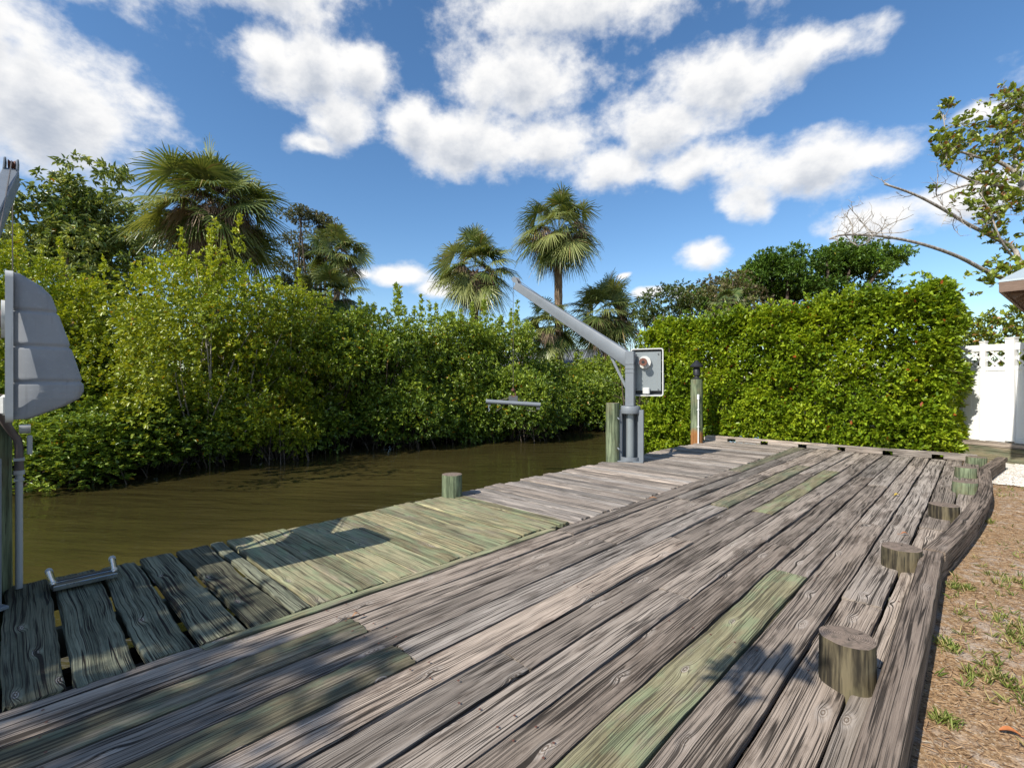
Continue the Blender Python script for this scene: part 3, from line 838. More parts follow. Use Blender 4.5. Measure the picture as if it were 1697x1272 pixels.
    for z in zz:
        d = depth(z); g_ = gd(z)
        xa, xb = X0+.016, X1-.016
        yb = Y0+.02
        cr_ = min(.04, d*.45)
        prof = [(xa+g_, yb), (xa+.004+g_, yb+max(.0, d-cr_)), (xa+.016+g_*.5, yb+d-cr_*.3), (xa+.045, yb+d-g_), ((xa+xb)/2, yb+d+.008-g_), (xb-.045, yb+d-g_), (xb-.016-g_*.5, yb+d-cr_*.3), (xb-.004-g_, yb+max(.0, d-cr_)), (xb-g_, yb)]
        sv += [(x, y, z) for x, y in prof]
    K = 9; sf = [(i*K+j, (i+1)*K+j, (i+1)*K+j+1, i*K+j+1) for i in range(96) for j in range(K-1)]
    sf.append(tuple(range(K))); sf.append(tuple(reversed([96*K+j for j in range(K)])))
    shell = MB(); shell.add(sv, sf)
    so = shell.build('winch_cover', M['housing'], t, smooth='all')
    sm = so.modifiers.new('thickness', 'SOLIDIFY'); sm.thickness = .006; sm.offset = -1
    # rim
    rm = MB()
    def loop(x0, x1, z0, z1, rr):
        pts = []
        for (cx_, cz_, a0) in ((x1-rr, z0+rr, -90), (x1-rr, z1-rr, 0), (x0+rr, z1-rr, 90), (x0+rr, z0+rr, 180)):
            for k in range(5):
                a = R(a0+k*22.5); pts.append((cx_+rr*math.cos(a), cz_+rr*math.sin(a)))
        return pts
    o1 = loop(X0, X1, Z0, Z1, .045); i1 = loop(X0+.02, X1-.02, Z0+.02, Z1-.02, .03)
    vs = [(x, Y0, z) for x, z in o1] + [(x, Y0+.035, z) for x, z in o1] + [(x, Y0+.035, z) for x, z in i1] + [(x, Y0, z) for x, z in i1]
    f = [(k*N+j, k*N+(j+1) % N, ((k+1) % 4)*N+(j+1) % N, ((k+1) % 4)*N+j) for k in range(4) for j in range(N)]
    rm.add(vs, f); rm.build('cover_rim', M['housing_edge'], t, smooth=True)
    # mounting plate and winch
    mp = MB(); mp.box(((X0+X1)/2+.01, Y0+.055, (Z0+Z1)/2+.02), (.50, .012, .76), bev=.003); 
    pb = mp.build('mounting_plate', M['plate'], t, smooth=True)
    bl = MB()
    for x in (X0+.10, X1-.10):
        for z in (Z0+.13, Z1-.11): bl.tube([(x, Y0+.045, z), (x, Y0+.03, z)], .013, 6)
    bl.build_each('bolt', M['galv_dark'], t)
    wx, wz = X0+.27, Z1-.27
    wd = MB(); wd.tube([(wx, Y0+.05, wz), (wx, Y0-.02, wz)], .125, 10); wd.build('winch_flange', M['housing_edge'], t, smooth=True)
    wr = MB(); wr.tube([(wx, Y0-.018, wz), (wx, Y0-.16, wz)], .055, 20); wr.tube([(wx, Y0-.15, wz), (wx, Y0-.17, wz)], .075, 20); wr.build('winch_drum', M['rust'], t, smooth=True)
    wk = MB(); wk.tube([(wx, Y0-.168, wz), (wx, Y0-.176, wz)], .03, 14); wk.build('drum_bore', M['black'], t, smooth=True)
    jb = MB(); jb.box((X0+.30, Y0+.015, Z0+.10), (.13, .08, .13), bev=.015); jb.build('junction_box', M['housing_edge'], t, smooth=True)
    mt = MB(); mt.tube([(wx, Y0+.06, wz), (wx, Y0+.20, wz)], .09, 16); mt.build('motor', M['galv_dark'], t, smooth=True)
    # brackets tying the base to its piling
    for z in (.30, .88):
        bk = MB(); Q = lambda x_, y_, z_: tuple(Matrix.Rotation(-rz, 3, 'Z') @ Vector((x_, y_, z_)))
        bk.box(Q(-.20, -.16, z), (.10, .10, .10), Matrix.Rotation(R(40)-rz, 4, 'Z'), bev=.004); bk.build('pile_bracket', M['plate'], t, smooth=True); bk = MB()
        bk.tube([Q(-.235, -.195, z+.023), Q(-.215, -.204, z+.012), Q(-.214, -.2042, z+.011), Q(-.08, -.26, z-.06)], [.028, .028, .014, .014], 8); bk.build('anchor_bolt', M['galv'], t, smooth=True)
    # cable: drum -> along the boom -> sheave -> hook
    ca = MB()
    a0_ = np.array((wx-.05, Y0-.1, wz+.05)); tp = np.array(B(sc + up*.045)); 
    pts = []
    for k in range(13):
        s_ = k/12; p = a0_*(1-s_) + tp*s_; p = p + np.array((0, 0, -.10*4*s_*(1-s_)*.5)); pts.append(tuple(p))
    ca.tube(pts, .006, 5)
    sl = np.array(B(sc + np.array((-.055, 0, 0))))
    ca.tube([tp, (tp+sl)/2+np.array((-.012, 0, .01)), sl, sl - np.array((0, 0, hookdrop))], .006, 5)
    ca.build('cable', M['wire'], t)
    return t, tuple(sl - np.array((0, 0, hookdrop)))
cr, hookp = crane('boat_crane', (-4.86, 8.34, 0), R(19), R(-1.5), 'grey boat crane with open winch box standing by the tall green piling', 2.62)
cr2, hook2 = crane('boat_crane', (-4.80, -.29, 0), 0, R(-5.2), 'near grey boat crane, ribbed winch cover and boom at the left picture edge', 2.0, Y0=.26)
# near crane: grey conduit beside its piling
t = empty('conduit_pipe', (-5.04, .035, 0), label='grey conduit pipe with a rusty elbow up the left edge of the walkway', cat='pipe')
mb = MB(); mb.tube([(0, 0, .01), (0, 0, .86)], .021, 12); mb.build('lower_pipe', M['pvc'], t, smooth=True)
mb = MB(); mb.tube([(0, 0, .86), (.0, 0, .98), (.0, 0, 1.04), (-.01, -.01, 1.10), (.02, -.05, 1.18), (.06, -.09, 1.27), (.07, -.1, 1.32)], [.027, .024, .024, .024, .024, .024, .024], 12); mb.build('elbow', M['old_pipe'], t, smooth=True)
mb = MB(); mb.tube([(0, 0, .84), (0, 0, .87)], .031, 12); mb.box((-.01, 0, .80), (.07, .055, .014)); mb.box((-.01, 0, .95), (.075, .06, .02)); mb.box((-.01, .055, 1.05), (.05, .03, .14), bev=.006); mb.tube([(0, .0, 1.17), (-.0, .06, 1.17)], .035, 10)
mb.build_each('clamp', M['pvc'], t, smooth=True)

# spreader beam on the hook
_h = Matrix.Rotation(R(19), 3, 'Z') @ Vector(hookp)
hx, hy, hz = (-4.86+_h[0], 8.34+_h[1], hookp[2])
sb = empty('spreader_bar', (hx, hy, hz), YAW + R(-3), label='grey pipe spreader bar hanging from the far crane cable over the canal', cat='lifting bar')
mb = MB(); mb.tube([(0, 0, .02), (0, 0, -.06)], .02, 8); mb.tube([(.0, .0, -.06), (.05, .0, -.10), (.06, 0, -.16), (.02, 0, -.20), (-.03, 0, -.19), (-.045, 0, -.15)], .014, 8)
mb.lathe([(.0, .0), (.045, -.01), (.05, -.05), (.0, -.08)], sides=12)
mb.build('hook', M['rust'], sb, smooth=True)
mb = MB(); zb = -.33
pts_o = [(-.66, 0, zb+.02), (.66, 0, zb-.06)]
mb.tube(pts_o, .052, 18, caps=False); mb.tube([(-.659, 0, zb+.0198), (.659, 0, zb-.0598)], .040, 18, caps=False)
mb.lathe([(.052, 0), (.040, 0)], sides=18)
mb.build('pipe', M['galv'], sb, smooth=True)
mb = MB(); mb.box((.0, 0, zb+.08), (.22, .02, .15), bev=.004); mb.box((.60, 0, zb-.13), (.08, .02, .09)); mb.box((-.58, 0, zb-.06), (.06, .02, .08)); mb.build_each('lug_plate', M['galv_dark'], sb)
mb = MB()
for (a, b) in (((-.62, 0, zb+.07), (-.02, 0, -.19)), ((.62, 0, zb-.005), (.02, 0, -.19))):
    a = np.array(a); b = np.array(b); mb.tube([a*(1-s)+b*s + np.array((0, 0, -.05*4*s*(1-s))) for s in np.linspace(0, 1, 8)], .006, 5)
mb.tube([(-.25, .03, zb-.04), (-.30, .04, zb-.14), (-.42, .05, zb-.22)], .007, 5); mb.tube([(.28, .03, zb-.08), (.34, .04, zb-.2), (.55, .0, zb-.22)], .007, 5)
mb.build_each('sling', M['wire'], sb)
mb = MB(); mb.tube([(-.58, 0, zb-.08), (-.60, .0, zb-.14), (-.57, 0, zb-.18), (-.59, 0, zb-.22)], .016, 6); mb.tube([(-.04, 0.02, -.19), (.03, .02, -.3), (-.05, 0.02, -.34)], .012, 6); mb.build_each('shackle', M['chrome'], sb, smooth=True)

# folded dock ladder
ld = empty('dock_ladder', (-4.80, .38, .0), 0, label='stainless ladder section with black treads lying on the dark walkway boards', cat='ladder')
for s in (-1, 1):
    mb = MB()
    mb.tube([(.03, s*.17, .045), (-.02, s*.172, .05), (-.12, s*.178, .060), (-.25, s*.185, .075)], .021, 16)
    mb.tube([(-.01, s*.171, .05), (-.03, s*.173, .053)], .026, 16)
    mb.build('tube_rail', M['chrome'], ld, smooth=True)
mb = MB(); mb.box((.035, 0, .045), (.075, .34, .03), bev=.008); mb.box((-.055, 0, .055), (.05, .33, .02), bev=.006); mb.build_each('step', M['black'], ld, smooth=True)
mb = MB(); mb.box((.075, 0, .045), (.016, .36, .034), bev=.004); mb.box((-.008, 0, .05), (.010, .33, .03), bev=.003); mb.build_each('step_edge', M['chrome'], ld, smooth=True)
for s in (-1, 1):
    mb = MB(); mb.tube([(-.245, s*.1845, .0745), (-.285, s*.187, .079)], .0235, 14); mb.build('end_cap', M['pvc'], ld, smooth=True)

# fallen leaves one can point to
def fleaf(x, y, z, L, rz, mat, label):
    mb = MB(); n = 9; vs = []; f = []
    for i in range(n):
        s = i/(n-1); wd = L*.24*math.sin(math.pi*min(1, s*.95+.03))**.8
        for k, a in enumerate((-1, -.5, 0, .5, 1)): vs.append((s*L, a*wd, .008 + .02*L*10*(a*a)*.5 + .018*math.sin(s*3)))
    for i in range(n-1):
        for k in range(4): f.append((i*5+k, i*5+k+1, (i+1)*5+k+1, (i+1)*5+k))
    mb.add(vs, f); mb.tube([(-.03, 0, .008), (0, 0, .009)], .0015, 5)
    o = mb.build('fallen_leaf', M[mat], smooth='all'); o.location = (x, y, z); o.rotation_euler = (0, 0, R(rz)); tag(o, label, 'leaf', 'dry leaves on deck and yard'); return o
fleaf(.14, 3.20, -.115, .075, 200, 'orange_leaf', 'curled orange leaf on the bare dirt, farther of the two beside the kerb')
fleaf(.17, 2.72, -.115, .075, 160, 'orange_leaf', 'flat orange leaf on the dirt among thin grass, nearer of the two beside the kerb')
fleaf(-.80, 8.15, .01, .09, 60, 'yellow_leaf', 'small yellow leaf on the grey boards in the distance')
fleaf(-.55, 6.1, .01, .06, 20, 'orange_leaf', 'red-brown leaf on a grey board left of the kerb pilings')
fleaf(-2.86, 1.50, .012, .05, 80, 'tan_leaf', 'crumbled brown leaf at the end of the shaded green board')
fleaf(-3.05, 5.7, .012, .10, 40, 'tan_leaf', 'brown twiggy leaf on boards at the walkway joint')
fleaf(-5.55, 1.6, WATER+.004, .09, 30, 'yellow_leaf', 'yellow leaf floating on the brown water beside the walkway')

# ------------------------------------------------------------------ yard: grass, litter, gravel
def in_yard(x, y):
    return x > np.where(y < 5.3, -.19, .155-.335*(1-np.clip((y-5.3)/3.9, 0, 1))**1.57 + np.clip(y-11, 0, 9)*.13)
N = 60000
x = rng.uniform(-.22, 3.2, N); y = 1.2 + rng.random(N)**1.4*12; k = in_yard(x, y) & (y < 11.2+rng.normal(size=N)*.1); x, y = x[k], y[k]; n_ = len(x)
base = np.stack([x, y, -.115 + rng.random(n_)*.006], 1); d = np.stack([rng.normal(size=n_), rng.normal(size=n_), rng.normal(size=n_)*.12+.05], 1)
vs, q = leaves(base, d, .02+rng.random(n_)*.04, .09, .1, .0)
tag(fast_mesh('pine_straw', vs, q, M['litter'], np.repeat(rng.random(n_), 6)), 'rust brown pine straw and bark litter over the yard beside the kerb', 'litter', kind='stuff')
# grass tufts in patches
cent = [(.6, 3.6, .35, 90), (.95, 4.2, .4, 120), (.25, 4.5, .25, 70), (.7, 5.0, .4, 80), (.40, 2.95, .14, 60), (.62, 2.85, .16, 150), (.12, 3.7, .2, 50), (.3, 5.6, .3, 60), (.9, 3.2, .3, 90), (.5, 2.3, .2, 60), (1.3, 2.6, .5, 120), (-.13, 4.0, .06, 20), (-.13, 5.2, .08, 26), (1.6, 4.5, .6, 120), (.05, 2.6, .15, 22), (1.2, 6.5, .7, 60), (-.12, 3.1, .04, 14), (0.1, 7.9, .04, 10)]
bb = []
for (cx_, cy_, s_, c_) in cent:
    p = rng.normal(size=(c_, 2))*s_*.6 + (cx_, cy_)
    for (a, b) in p:
        if not in_yard(np.array(a), np.array(b)): continue
        kk = rng.integers(5, 11); bb.append(np.c_[np.full(kk, a)+rng.normal(size=kk)*.008, np.full(kk, b)+rng.normal(size=kk)*.008])
for i in range(2600):
    a, b = rng.uniform(-.18, 3.4), 1.3+rng.random()**1.3*9.5
    if not in_yard(np.array(a), np.array(b)): continue
    if math.sin(a*3.1+1)*math.sin(b*1.9+a*2) + rng.normal()*.5 < .1: continue
    kk = rng.integers(1, 5); bb.append(np.c_[np.full(kk, a)+rng.normal(size=kk)*.012, np.full(kk, b)+rng.normal(size=kk)*.012])
bb = np.concatenate(bb); n_ = len(bb)
dirs = np.c_[rng.normal(size=n_)*.5, rng.normal(size=n_)*.5, .55+rng.random(n_)*.6]
vs, q = leaves(np.c_[bb, np.full(n_, -.118)], dirs, .025+rng.random(n_)*.045, .085, .2, .30)
tag(fast_mesh('grass', vs, q, M['grass'], np.repeat(rng.random(n_), 6)), 'thin green grass tufts scattered over the bare yard', 'grass', kind='stuff')
# gravel
gb = MB(); 
xs_ = np.linspace(.1, 3.5, 30); ys_ = np.linspace(11.1, 14.6, 30); X, Y = np.meshgrid(xs_, ys_, indexing='ij'); Z = -.108 + .012*rng.random(X.shape)
i = (np.arange(29)[:, None]*30 + np.arange(29)[None]).ravel()
o = fast_mesh('gravel_bed', np.stack([X + (Y-11)*.1, Y, Z], 2).reshape(-1, 3), np.stack([i, i+30, i+31, i+1], 1), M['gravel'], np.full(900, .6)); tag(o, kind='structure')
N = 14000; x = rng.uniform(.12, 2.2, N); y = rng.uniform(10.95, 14.0, N); k = x > .16+(y-11)*.13; x, y = x[k], y[k]; n_ = len(x)
cube = np.array([(-1, -1, -.7), (1, -1, -.6), (.9, 1, -.7), (-1, .9, -.6), (-.7, -.6, .7), (.6, -.7, .8), (.7, .7, .6), (-.6, .7, .7)])*.5
cf = np.array([(0, 3, 2, 1), (4, 5, 6, 7), (0, 1, 5, 4), (1, 2, 6, 5), (2, 3, 7, 6), (3, 0, 4, 7)])
th = rng.random(n_)*6.3; sz = .010+rng.random(n_)*.014
cs, sn = np.cos(th), np.sin(th)
vv = cube[None]*(1+rng.normal(size=(n_, 8, 3))*.15)*sz[:, None, None]*1.4
vx = vv[:, :, 0]*cs[:, None]-vv[:, :, 1]*sn[:, None]; vy = vv[:, :, 0]*sn[:, None]+vv[:, :, 1]*cs[:, None]
vv = np.stack([vx+x[:, None], vy+y[:, None], vv[:, :, 2]-.094], 2).reshape(-1, 3)
tag(fast_mesh('pebbles', vv, (np.arange(n_)[:, None, None]*8+cf[None]).reshape(-1, 4), M['gravel'], np.repeat(rng.random(n_), 8)), 'loose white pebbles spread in front of the white fence', 'gravel', kind='stuff')

# ------------------------------------------------------------------ white fence on a timber kerb
FA = np.array(site(10.05, 10.35)[:2]); FB = np.array(site(10.22, 9.78)[:2])
fd = (FB-FA)/np.linalg.norm(FB-FA)
fo = Vector((FA[0], FA[1], 0)); fang = math.atan2(fd[1], fd[0])
fe = empty('white_fence', fo, fang, label='white vinyl privacy fence with lattice top right of the hedge', cat='fence')
FZ0, FZ1 = .30, 2.33
posts = [-1.6, -1.05, -.5, .05, .52, 2.3, 4.1]
for k, p in enumerate(posts):
    mb = MB(); wd = .10 if p != .52 else .15
    mb.box((p, 0, (FZ0+FZ1)/2+.02+(.04 if wd > .1 else 0)), (wd, wd, FZ1-FZ0+.06), bev=.006)
    mb.box((p, 0, FZ1+.065+(.04 if wd > .1 else 0)), (wd+.02, wd+.02, .03), bev=.01)
    mb.build('post', M['vinyl'], fe, smooth=True)
for a, b in zip(posts[:-1], posts[1:]):
    L = b-a-.1; c = (a+b)/2
    mb = MB()
    nb = max(2, int(L/.15)); 
    for i in range(nb):
        bw = L/nb; mb.box((a+.05+bw*(i+.5), 0, (FZ0+.03+1.80)/2), (bw-.004, .022+.001*(i % 2), 1.80-FZ0-.03), bev=.003)
    mb.build('panel', M['vinyl'], fe)
    mb = MB(); mb.box((c, 0, 1.82), (L, .045, .09), bev=.005); mb.box((c, 0, FZ1-.07), (L, .045, .14), bev=.005); mb.box((c, 0, FZ0+.05), (L, .05, .10), bev=.005)
    mb.build_each('rail', M['vinyl'], fe, smooth=True)
    mb = MB(); z0, z1 = 1.86, FZ1-.135; H_ = z1-z0
    st_ = H_*.62; kx = a+.05-H_
    while kx < b-.05:
        for sgn, yy in ((1, .007), (-1, -.007)):
            x0_, x1_ = kx, kx+H_
            lo_, hi_ = max(x0_, a+.05), min(x1_, b-.05)
            if hi_-lo_ > .02:
                za = z0+(lo_-x0_); zb_ = z0+(hi_-x0_)
                if sgn < 0: za, zb_ = z1-(lo_-x0_), z1-(hi_-x0_)
                Ls = math.hypot(hi_-lo_, zb_-za)
                mb.box(((lo_+hi_)/2, yy, (za+zb_)/2), (Ls, .008, .040), Matrix.Rotation(-math.atan2(zb_-za, hi_-lo_), 4, 'Y'))
        kx += st_
    mb.build('lattice', M['vinyl'], fe)
rw = empty('retaining_timber', fo, fang, label='mossy stacked timber edging under the white fence', cat='retaining wall')
mb = MB(); plank(mb, -2.0, -.22, 'x', -.16, .10, .20, th=.40, nw=5); plank(mb, -.21, 4.0, 'x', -.18, .10, .20, th=.40, nw=5); mb.build_each('lower_timber', M['moss_wood'], rw)
mb = MB(); plank(mb, -2.0, .9, 'x', -.19, .11, .292, th=.085, nw=5, jag=.02); plank(mb, .91, 4.0, 'x', -.19, .11, .292, th=.085, nw=5); mb.build_each('cap_board', M['grey_wood'], rw)

# ------------------------------------------------------------------ pavilion roof at the right edge
pv = empty('pavilion', (.23, 10.6, -.12), R(-7), label='corner of a timber pavilion with pale blue metal roof at the right edge', cat='pavilion')
ez = 3.06; S_ = 3.6; pk = 1.35
mb = MB()
ov = 0
c4 = [(0, 0, ez+.16), (S_, 0, ez+.16), (S_, S_, ez+.16), (0, S_, ez+.16)]; top = (S_/2, S_/2, ez+.16+pk)
lo4 = [(x, y, z-.03) for x, y, z in c4]
mb.add(c4+[top]+lo4+[(top[0], top[1], top[2]-.03)], [(0, 1, 4), (1, 2, 4), (2, 3, 4), (3, 0, 4), (6, 5, 9), (7, 6, 9), (8, 7, 9), (5, 8, 9), (0, 5, 6, 1), (1, 6, 7, 2), (2, 7, 8, 3), (3, 8, 5, 0)])
nS = 9
for side in range(4):                      # raised seams
    a = np.array(c4[side]); b = np.array(c4[(side+1) % 4]); inw = np.array([(0, 1), (-1, 0), (0, -1), (1, 0)][side])
    for i in range(1, nS):
        s = i/nS; p = a*(1-s)+b*s; run = min(s, 1-s)*S_
        e = p + np.array((inw[0]*run, inw[1]*run, pk*run/(S_/2)))
        mb.tube([p+np.array((0, 0, .008)), e+np.array((0, 0, .008))], .012, 4)
mb.build('roof', M['roofing'], pv)
mb = MB()
mb.box((S_/2, .02, ez+.05), (S_, .04, .15)); mb.box((S_/2, S_-.02, ez+.05), (S_, .04, .15)); mb.box((.02, S_/2, ez+.05), (.04, S_-.08, .15)); mb.box((S_-.02, S_/2, ez+.05), (.04, S_-.08, .15))
mb.build_each('fascia', M['timber'], pv)
for i in range(9):
    y = .25+i*.38; mb = MB(); mb.box((.55, y, ez+.13+.12), (1.1, .045, .11), Matrix.Rotation(-math.atan2(pk, S_/2), 4, 'Y')); mb.build('rafter', M['timber'], pv)
mb = MB(); mb.box((S_/2, 1.0, ez-.02), (S_-1.6, .12, .18)); mb.box((1.0, S_/2, ez-.02), (.12, S_-1.6, .18)); mb.box((S_-1.0, S_/2, ez-.02), (.12, S_-1.6, .18)); mb.box((S_/2, S_-1.0, ez-.02), (S_-1.6, .12, .18)); mb.build_each('beam', M['timber'], pv)
for (x_, y_) in ((1.0, 1.0), (S_-1, 1.0), (1.0, S_-1), (S_-1, S_-1)):
    mb = MB(); mb.box((x_, y_, (ez-.1)/2), (.16, .16, ez-.1), bev=.008); mb.build('post', M['timber'], pv)

# ------------------------------------------------------------------ vegetation
def stems(base, targets, r0, mat, name, parent, sag=.15, sides=6):
    mb = MB()
    for tg in targets:
        b = np.array(base) + rng.normal(size=3)*np.array((.12, .12, 0)); tg = np.array(tg)
        mid = (b+tg)/2 + rng.normal(size=3)*np.linalg.norm(tg-b)*.08; mid[2] += sag*np.linalg.norm(tg-b)*.3
        pts = [(1-s)**2*b + 2*s*(1-s)*mid + s*s*tg for s in np.linspace(0, 1, 7)]
        mb.tube(pts, np.linspace(r0, r0*.22, 7), sides)
    return mb.build(name, mat, parent, smooth='all')

def crown_pts(clusters, per, upb=.35, inner=.25):
    P_ = []; O_ = []; T_ = []
    for (c, r) in clusters:
        r = np.array(r)*np.ones(3)
        n = int(per*(r.mean()**2)) if per > 40 else int(per)
        d = unit(rng.normal(size=(n, 3)))
        rad = np.where(rng.random(n) < inner, rng.random(n)*.7, .72+.36*rng.random(n))
        P_.append(np.array(c) + d*rad[:, None]*r); O_.append(d + np.array((0, 0, upb)))
        T_.append(np.clip(rng.random()*.80 + .05 + rng.normal(size=n)*.20, 0, 1))
    return np.concatenate(P_), np.concatenate(O_), np.concatenate(T_)

def tree(name, loc, clusters, per, k, L, mat, label, cat, group=None, trunk=None, r0=.12, upb=.35, width=.45, droop=.15, spread=.9, bark='bark', inner=.25, nst=14):
    t = empty(name, loc, label=label, cat=cat, group=group)
    p, o, tn = crown_pts(clusters, per, upb, inner)
    v, q, r = rosettes(p, o, k, L, spread, width, droop=droop, tone=tn)
    fast_mesh('crown', v, q, M[mat], r, t)
    cs = [c for c, r_ in clusters if np.mean(r_) > .21]; random.shuffle(cs)
    if trunk is None: trunk = (0, 0, 0)
    stems(trunk, cs[:nst], r0, M[bark], 'trunk', t)
    return t

# --- clipped hedge behind the dock
hd = empty('hedge', (-3.9, 14.0, 0), label='tall dense bright green clipped hedge across the far end of the dock', cat='hedge')
def hedge_pts(n, x0, x1, y0, y1, z0f, z1f):
    """sheets of leaf tips on front, back, top and ends of a lumpy box"""
    out_p, out_n = [], []
    L_ = x1-x0; D_ = y1-y0
    areas = np.array([L_*4.0*1.5, L_*4.0*.7, L_*D_*1.6, 4.0*D_*1.6, 4.0*D_*1.2]); areas = areas/areas.sum()
    for fi, a in enumerate(areas):
        m = int(n*a); u = rng.random(m); v = rng.random(m); dep = np.abs(rng.normal(size=m))*.16*(-1) + rng.random(m)*.07
        if fi < 2:
            x = x0+u*L_; zt = z1f(x); zb = z0f(x); z = zb+v*(zt-zb); s = -1 if fi == 0 else 1
            lump = .09*np.sin(x*2.3+z*1.1)+.08*np.sin(x*5.1-z*3.7+1)+.07*np.sin(z*7+x*3)
            y = (y0 if fi == 0 else y1) + s*(dep + lump)
            nn = np.stack([np.zeros(m), np.full(m, s*1.0), np.full(m, .45)], 1)
        elif fi == 2:
            x = x0+u*L_; y = y0+v*D_; lump = .10*np.sin(x*2.9+y*2)+.08*np.sin(x*6.3)+.06*np.sin(x*13+y*5)
            z = z1f(x) + dep + lump; nn = np.stack([np.zeros(m), np.full(m, -.2), np.ones(m)], 1)
        else:
            s = 1 if fi == 3 else -1; y = y0+u*D_; xe = x1 if fi == 3 else x0
            zt = z1f(np.full(m, xe)); zb = z0f(np.full(m, xe)); z = zb+v*(zt-zb)
            lump = .12*np.sin(y*3+z*2.2)+.10*np.sin(z*5)
            x = xe + s*(dep + lump); nn = np.stack([np.full(m, s*1.0), np.zeros(m), np.full(m, .4)], 1)
        out_p.append(np.stack([x, y, z], 1)); out_n.append(nn)
    return np.concatenate(out_p), np.concatenate(out_n)
zt = lambda x: 3.12 + np.clip((x+8.5)/8.0, 0, 1)*.42
zb = lambda x: np.where(x < -5.2, -.62, .02)
p, nn = hedge_pts(18000, -7.35, -.36, 13.3, 15.0, zb, zt)
p2, nn2 = hedge_pts(8000, -7.1, -.5, 13.75, 14.6, zb, lambda x: zt(x)-.3)
# shoots sticking out of the top
sp = np.stack([rng.uniform(-7.2, -.4, 260), rng.uniform(13.2, 14.6, 260), np.zeros(260)], 1); sp[:, 2] = zt(sp[:, 0]) + rng.random(260)**2*.36
# low sprays spilling over the rail
lw = np.stack([rng.uniform(-7.0, -.3, 500), 13.2 - rng.random(500)**2*.22, rng.random(500)**1.3*.9+.12], 1)
P_ = np.concatenate([p, p2, sp, lw]) - np.array((-3.9, 14.0, 0)); N_ = np.concatenate([nn, nn2, np.tile((0, -.1, 1.), (260, 1)), np.tile((0, -1., .5), (500, 1))])
tone = np.clip(.52 + .13*np.sin(P_[:, 0]*1.7+P_[:, 2]*2.1) + .13*np.sin(P_[:, 0]*4.3-P_[:, 2]*3.1) + rng.normal(size=len(P_))*.22, 0, 1)
v, q, r = rosettes(P_, N_, 6, .088, .95, .50, tone=tone)
fast_mesh('foliage', v, q, M['hedge'], r, hd)
mb = MB()
for i in range(46):
    x = -4.6+i*.155+rng.normal()*.05; b = np.array((x, rng.normal()*.2, -.12)); tp = b + np.array((rng.normal()*.3, rng.normal()*.3, 2.9))
    mb.tube([b, (b+tp)/2+rng.normal(size=3)*.06, tp], [.028, .02, .008], 6)
mb.build('stems', M['bark'], hd, smooth='all')
# dense shaded heart of the hedge: dead inner twigs
tw = MB()
for i in range(900):
    b = np.array((rng.uniform(-4.5, 3.2), rng.uniform(-.45, .6), rng.uniform(.1, 3.0))); d = rng.normal(size=3); d[2] = abs(d[2])
    tw.tube([b, b+d*.16, b+d*.26+rng.normal(size=3)*.05], [.006, .005, .003], 3, caps=False)
tw.build('twigs', M['bark'], hd)

# --- mangroves: four source bushes, copied along the far bank
def bush_clusters(w, d, h, n, r=(.45, .85), skirt=True, top=1.0):
    out = []
    for i in range(n):
        a = rng.random()*2*math.pi; zf = rng.random()**.85
        rad = math.sqrt(max(.05, 1-max(0, zf-.35)**2*1.9)) * (.72+.3*rng.random())
        x = math.cos(a)*w*.5*rad; y = math.sin(a)*d*.5*rad
        rr = rng.uniform(*r)
        out.append(((x, y, .35+zf*(h-.9)), (rr, rr, rr*rng.uniform(.6, .9))))
    for i in range(n//3):
        out.append(((rng.normal()*w*.18, rng.normal()*d*.18, rng.uniform(.6, h*.8)), rng.uniform(.6, .95)))
    return out
def mangrove(name, loc, w_, d_, h, n, mat, label, per=150, L=.115, k=7, group=None, rz=0, r=(.45, .85), spires=8):
    t = empty(name, loc, rz, label=label, cat='mangrove', group=group)
    cl = bush_clusters(w_, d_, h, n, r)
    p, o, tn = crown_pts(cl, per, .5, .2)
    # upright leader shoots break the outline
    sp = []
    for i in range(spires):
        a = rng.random()*6.28; rr = rng.random()*.38
        b = np.array((math.cos(a)*w_*rr, math.sin(a)*d_*rr, h-.75)); hh = rng.uniform(.4, 1.15)
        m = int(26*hh); s = rng.random(m)
        sp.append(b + np.stack([rng.normal(size=m)*.10*(1.1-s), rng.normal(size=m)*.10*(1.1-s), s*hh+.2], 1))
    if sp:
        sp = np.concatenate(sp); p = np.concatenate([p, sp]); o = np.concatenate([o, np.tile((0, 0, 1.), (len(sp), 1))]); tn = np.concatenate([tn, np.full(len(sp), .7)])
    keep = p[:, 2] > -.06
    p, o, tn = p[keep], o[keep], tn[keep]
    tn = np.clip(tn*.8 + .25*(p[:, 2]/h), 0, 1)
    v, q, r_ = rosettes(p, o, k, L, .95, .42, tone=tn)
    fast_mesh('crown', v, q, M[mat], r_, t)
    cs = [c for c, _ in cl]
    random.shuffle(cs)
    stems((0, 0, -.4), cs[:40], .04, M['pale_bark' if mat == 'buttonwood' else 'bark'], 'trunk', t)
    mb = MB()
    for i in range(20):
        a = rng.random()*6.28; r1 = rng.uniform(.1, .35); r2 = r1 + rng.uniform(.2, .42)
        b = np.array((math.cos(a)*w_*r1, math.sin(a)*d_*r1, rng.uniform(.4, 1.2))); e = np.array((math.cos(a)*w_*r2*.9, math.sin(a)*d_*r2*.9, -1.0))
        mid = (b+e)/2 + np.array((math.cos(a)*.25, math.sin(a)*.25, .35))
        mb.tube([(1-s)**2*b+2*s*(1-s)*mid+s*s*e for s in np.linspace(0, 1, 6)], .014, 5, caps=False)
    mb.build('prop_root', M['bark'], t)
    return t
G_M = 'mangroves along the far bank'
BZ = -.75
